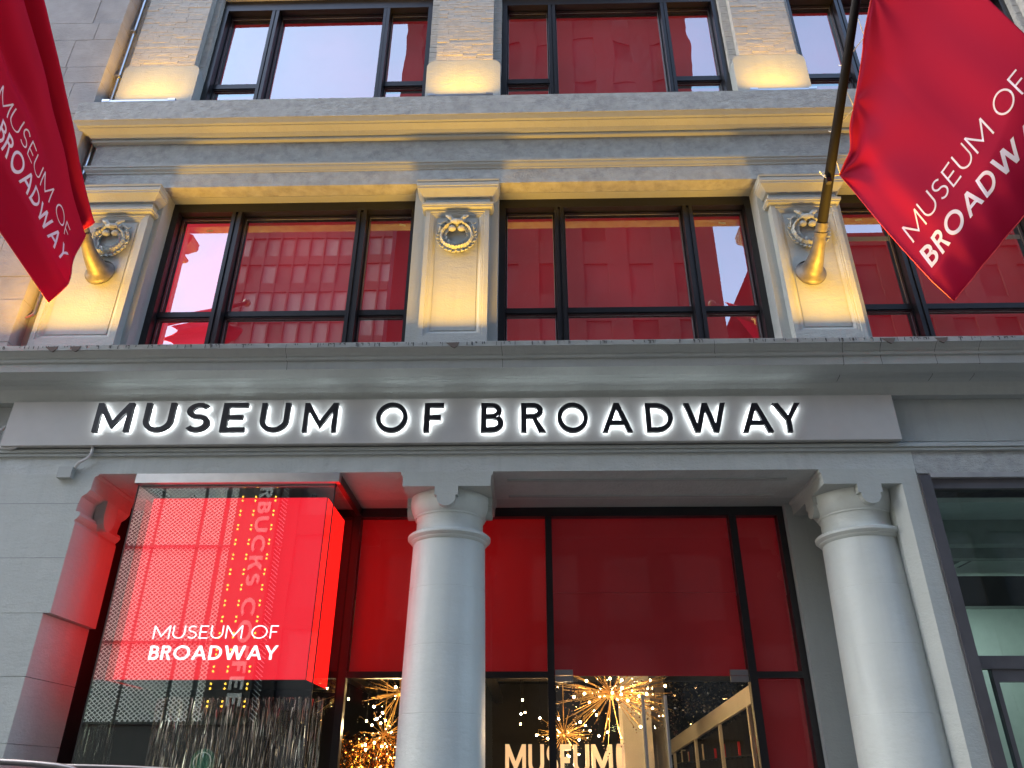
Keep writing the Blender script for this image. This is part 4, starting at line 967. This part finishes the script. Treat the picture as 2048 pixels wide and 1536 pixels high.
# foil specks: sequin hangings
def sequins(name,x0,x1,y0,y1,z0,z1,n,mat,lab,seed,s0=.008,s1=.02):
    rr=random.Random(seed); bm=B()
    for i in range(n):
        c=Vector((rr.uniform(x0,x1),rr.uniform(y0,y1),rr.uniform(z0,z1))); s=rr.uniform(s0,s1)
        m=Euler((rr.uniform(0,6),rr.uniform(0,6),rr.uniform(0,6))).to_matrix()
        vs=[bm.verts.new(c+m@Vector((a*s,0,b*s*1.6))) for a,b in((-1,-1),(1,-1),(1,1),(-1,1))]; bm.faces.new(vs)
    o=obj(name,bm,mat,None,recalc=False); tag(o,lab,'hanging',kind='stuff'); return o
foil=plain('gold_foil_specks',(.8,.5,.18),.12,metal=1,noise=.1)
a=cc(690,1485,5.6); b=cc(800,1536,5.6)
fringe('fringe_curtain',a.x-.3,b.x+.6,a.z+.05,.6,5.7,520,plain('gold_foil',(.55,.27,.06),.22,metal=1,noise=.1),'gold metallic fringe curtain low in the pane left of the left column',dy=.15,seed=9)
sequins('gold_sequins',a.x-.3,b.x+.6,5.2,5.6,.9,a.z+.15,2600,foil,'gold foil sequins glittering in front of the gold fringe curtain',4)
a=cc(1335,1350,8.6); b=cc(1500,1450,8.6)
sequins('dark_sequins',a.x,b.x+.5,8.5,8.9,2.3,a.z+.3,2600,plain('silver_specks',(1,.93,.78),.12,metal=1),'silver sequins glittering on the dark wall above the lobby shelves',6,.008,.022)
bm=B(); box(bm,(a.x-.1,9.0,.02),(4.68,9.05,3.84)); obj('sequin_backing',bm,M['blackm'],lb)
# lobby letters with chandelier light painted in as a glow
lw=plain('cream_letter',(.85,.74,.50),.4)
e2=film('cream_letter_painted_glow',(.85,.66,.38),.11)
dl=empty('display_letters',cc(1100,1536,5.0),'large cream letters reading MUSEUM OF standing inside the lobby','sign')
p0=cc(1011,1489,5.0); p1=cc(1223,1489,5.0); h=.46
bm=B(); text3d(bm,'MUSEUM',.19,h,.13,(p0.x,5.0,p0.z-h),(1,0,0),(0,0,1),(0,-1,0),.10,scale_to=p1.x-p0.x); obj('lettering',bm,e2,dl)
bm=B(); text3d(bm,'OF',.19,h,.13,(p1.x+.07,5.05,p0.z-h+.02),(.22,.97,0),(0,0,1),(.97,-.22,0),.10); obj('lettering',bm,e2,dl)
# shelving wall at the right of the lobby
sh=empty('shelving_wall',(3.2,3.1,0),'cream framed black shelving wall running back along the right side of the lobby','shelf')
T0,T1=at(1505,1365,3.1),at(1320,1495,9.5)
dirv=Vector((T1.x-T0.x,T1.y-T0.y,0)).normalized(); sl_=(T1.z-T0.z)/((T1-T0).to_2d().length); o0=T0-dirv*1.4; o0.z=0; z0_=T0.z-sl_*1.4
L_=8.6
nx=Vector((-dirv.y,dirv.x,0)); sm_=Matrix(((dirv.x,nx.x,0,o0.x),(dirv.y,nx.y,0,o0.y),(0,0,1,0),(0,0,0,1)))
zt_=lambda x:z0_+sl_*x
bm=B(); prism(bm,[(0,zt_(0)-.25),(L_,zt_(L_)-.25),(L_,zt_(L_)),(0,zt_(0))],lambda a,b:sm_@Vector((a,-.05,b)),lambda a,b:sm_@Vector((a,0,b))); obj('top_beam',bm,M['white'],sh)
for x in(0.55,1.75,3.3,4.9,6.6,8.4):
    bm=B(); box(bm,(x,-.045,.02),(x+.06,.005,zt_(x+.06)-.255),sm_); obj('post',bm,M['white'],sh)
bm=B(); prism(bm,[(0,.02),(L_,.02),(L_,zt_(L_)-.26),(0,zt_(0)-.26)],lambda a,b:sm_@Vector((a,-.40,b)),lambda a,b:sm_@Vector((a,-.36,b))); obj('back_panel',bm,M['blackm'],sh)
for z in(2.02,1.62,1.2,.8):
    bm=B(); box(bm,(0,-.355,z),(L_,-.06,z+.02),sm_); obj('shelf_board',bm,M['black'],sh)
bm=B()
for i in range(32): box(bm,(.2+i*.26,-.352,.1),(.207+i*.26,-.07,zt_(.2+i*.26)-.28),sm_)
obj('divider',bm,plain('smoked_divider',(.06,.055,.045),.2),sh)
cols=[(.75,.68,.5),(.6,.03,.03),(.8,.72,.55),(.7,.6,.42),(.65,.05,.04),(.78,.7,.5)]
rr=random.Random(12); nb2=0
for z in(2.04,1.64):
    x=.3
    while x<6.5:
        for k in range(rr.randint(1,2)):
            w_=rr.uniform(.02,.06); hh=rr.uniform(.15,.28); c_=cols[rr.randrange(6)]
            bm=B(); box(bm,(x,-.30,z),(x+w_,-.10,z+hh),sm_); o=obj('book',bevelbm(bm,.003,1),plain('book_%d'%nb2,c_,.5),None); nb2+=1
            tag(o,('red' if c_[1]<.1 else 'cream')+' book or box standing on the lobby shelves','book','books on the lobby shelves'); x+=w_+rr.uniform(.02,.10)
        x+=rr.uniform(.25,.7)
# ================================================================ parked car (its roof edge shows at the bottom left)
cr=empty('parked_car',(-.4,-5.2,-.12),'dark parked car whose roof edge shows at the bottom left corner','car')
M['carp']=plain('dark_blue_car_paint',(.02,.024,.032),.22,noise=.02,spec=.8)
side=[(-2.75,.25),(-2.80,.62),(-2.74,.98),(-2.66,1.12),(-2.36,1.62),(-2.22,1.705),(-1.7,1.715),(-1.0,1.70),(-.2,1.64),(.35,1.52),(1.15,1.10),(1.95,.98),(2.25,.80),(2.30,.45),(2.22,.25)]
def cary(z,s):
    half=.90 if z<1.0 else .90-.24*((z-1.0)/.7)**1.3
    return -5.2+s*half
bm=B(); secs=[]
for s_ in(-1,-.8,0,.8,1):
    row=[]
    for x,z in side:
        y=-5.2+s_*abs(cary(z,1)+5.2); zz=z+(.0 if abs(s_)==1 else (.03 if abs(s_)==.8 else .05))*(1 if z>1.5 else 0)
        row.append(bm.verts.new((x,y,zz-.0)))
    secs.append(row)
for a_,b_ in zip(secs,secs[1:]):
    for i in range(len(side)-1): bm.faces.new((a_[i],a_[i+1],b_[i+1],b_[i]))
    bm.faces.new((a_[0],b_[0],b_[-1],a_[-1]))
bm.faces.new(secs[0]); bm.faces.new(secs[-1][::-1])
body=obj('body',bevelbm(bm,.03,2,35),M['carp'],cr,smooth=True)
for s_ in(-1,1):
    for poly in([(-2.3,1.14),(-2.02,1.58),(-1.45,1.62),(-1.45,1.12)],[(-1.38,1.12),(-1.38,1.62),(-.35,1.58),(-.35,1.10)],[(-.28,1.10),(-.28,1.56),(.2,1.46),(.85,1.12)]):
        bm=B(); prism(bm,poly,lambda a,b:(a,cary(b,s_)+s_*.004,b),lambda a,b:(a,cary(b,s_)-s_*.02,b)); obj('side_window',bm,M['black'],cr)
    bm=B(); tube(bm,smoothpts([(-2.25,-5.2+s_*.60,1.70),(-2.12,-5.2+s_*.60,1.745),(-1.0,-5.2+s_*.60,1.745),(-.35,-5.2+s_*.60,1.72),(-.22,-5.2+s_*.60,1.66)]),.012,8); obj('roof_rail',bm,M['bronze'],cr,smooth=True)
    for x in(-1.85,1.35):
        bm=B(); bmesh.ops.create_cone(bm,cap_ends=True,segments=32,radius1=.34,radius2=.34,depth=.22,matrix=Matrix.Translation((x,-5.2+s_*.80,.22))@Matrix.Rotation(R(90),4,'X')); wh=obj('wheel',bevelbm(bm,.03,2),plain('tyre',(.02,.02,.02),.8),cr)
        bm=B(); bmesh.ops.create_cone(bm,cap_ends=True,segments=24,radius1=.22,radius2=.2,depth=.03,matrix=Matrix.Translation((x,-5.2+s_*.918,.22))@Matrix.Rotation(R(90),4,'X')); obj('rim',bm,M['brushed'],wh)
    bm=B(); box(bm,(2.12,-5.2+s_*.62-.18,.62),(2.31,-5.2+s_*.62+.18,.76)); obj('headlight',bevelbm(bm,.02,2),M['alu'],cr)
    bm=B(); box(bm,(-2.81,-5.2+s_*.72-.12,.8),(-2.68,-5.2+s_*.72+.12,1.05)); obj('tail_light',bevelbm(bm,.02,2),plain('tail_red',(.4,.01,.01),.2),cr)
bm=B(); prism(bm,[(.42,1.50),(1.08,1.145)],lambda a,b:(a,0,b),lambda a,b:(a,0,b)) if 0 else None
bm=B(); v=[bm.verts.new(p) for p in((.44,-5.78,1.495),(.44,-4.62,1.495),(1.08,-4.48,1.155),(1.08,-5.92,1.155))]; 
for q_ in v:q_.co.z+=.035
bm.faces.new(v); obj('windshield',bm,M['black'],cr,recalc=False)

cr.location+=Vector((-1.45,0,-.055))

# tape marks and a pale batten behind the second floor films
def filmbit(x,y,w_,h_,ang=0):
    p=at(x,y,.735); m=Matrix.Translation(p)@Matrix.Rotation(R(ang),4,'Y'); bm=B(); box(bm,(-w_/2,-.002,-h_/2),(w_/2,.002,h_/2),m); return obj('tape_mark',bm,M['white'],bld)
filmbit(805,450,.10,.03,14); filmbit(1444,446,.11,.03,6); filmbit(1717,440,.11,.035,-8); filmbit(420,462,.10,.03,-4)
bm=B(); z=at(1730,478,.74).z; box(bm,(4.80,.733,z-.04),(8.5,.745,z+.04)); obj('pale_batten',bm,M['mint'],bld)
# added glow panel and area light to brighten the vacant shop, no fixture known
bm=B(); box(bm,(6.0,4.2,4.69),(8.5,4.5,4.719)); lp2=obj('added_fill_panel',bm,emis('shop_fill_glow',(.85,1,.97),1.0),shp)
l=bpy.data.lights.new('added_fill_light','AREA'); l.shape='RECTANGLE'; l.size=2.4; l.size_y=.3; l.energy=7; l.color=(.85,1,.97); lo=bpy.data.objects.new('added_fill_light',l); C.objects.link(lo); lo.parent=shp; lo.location=Vector((7.2,4.3,4.66))-wloc(shp)
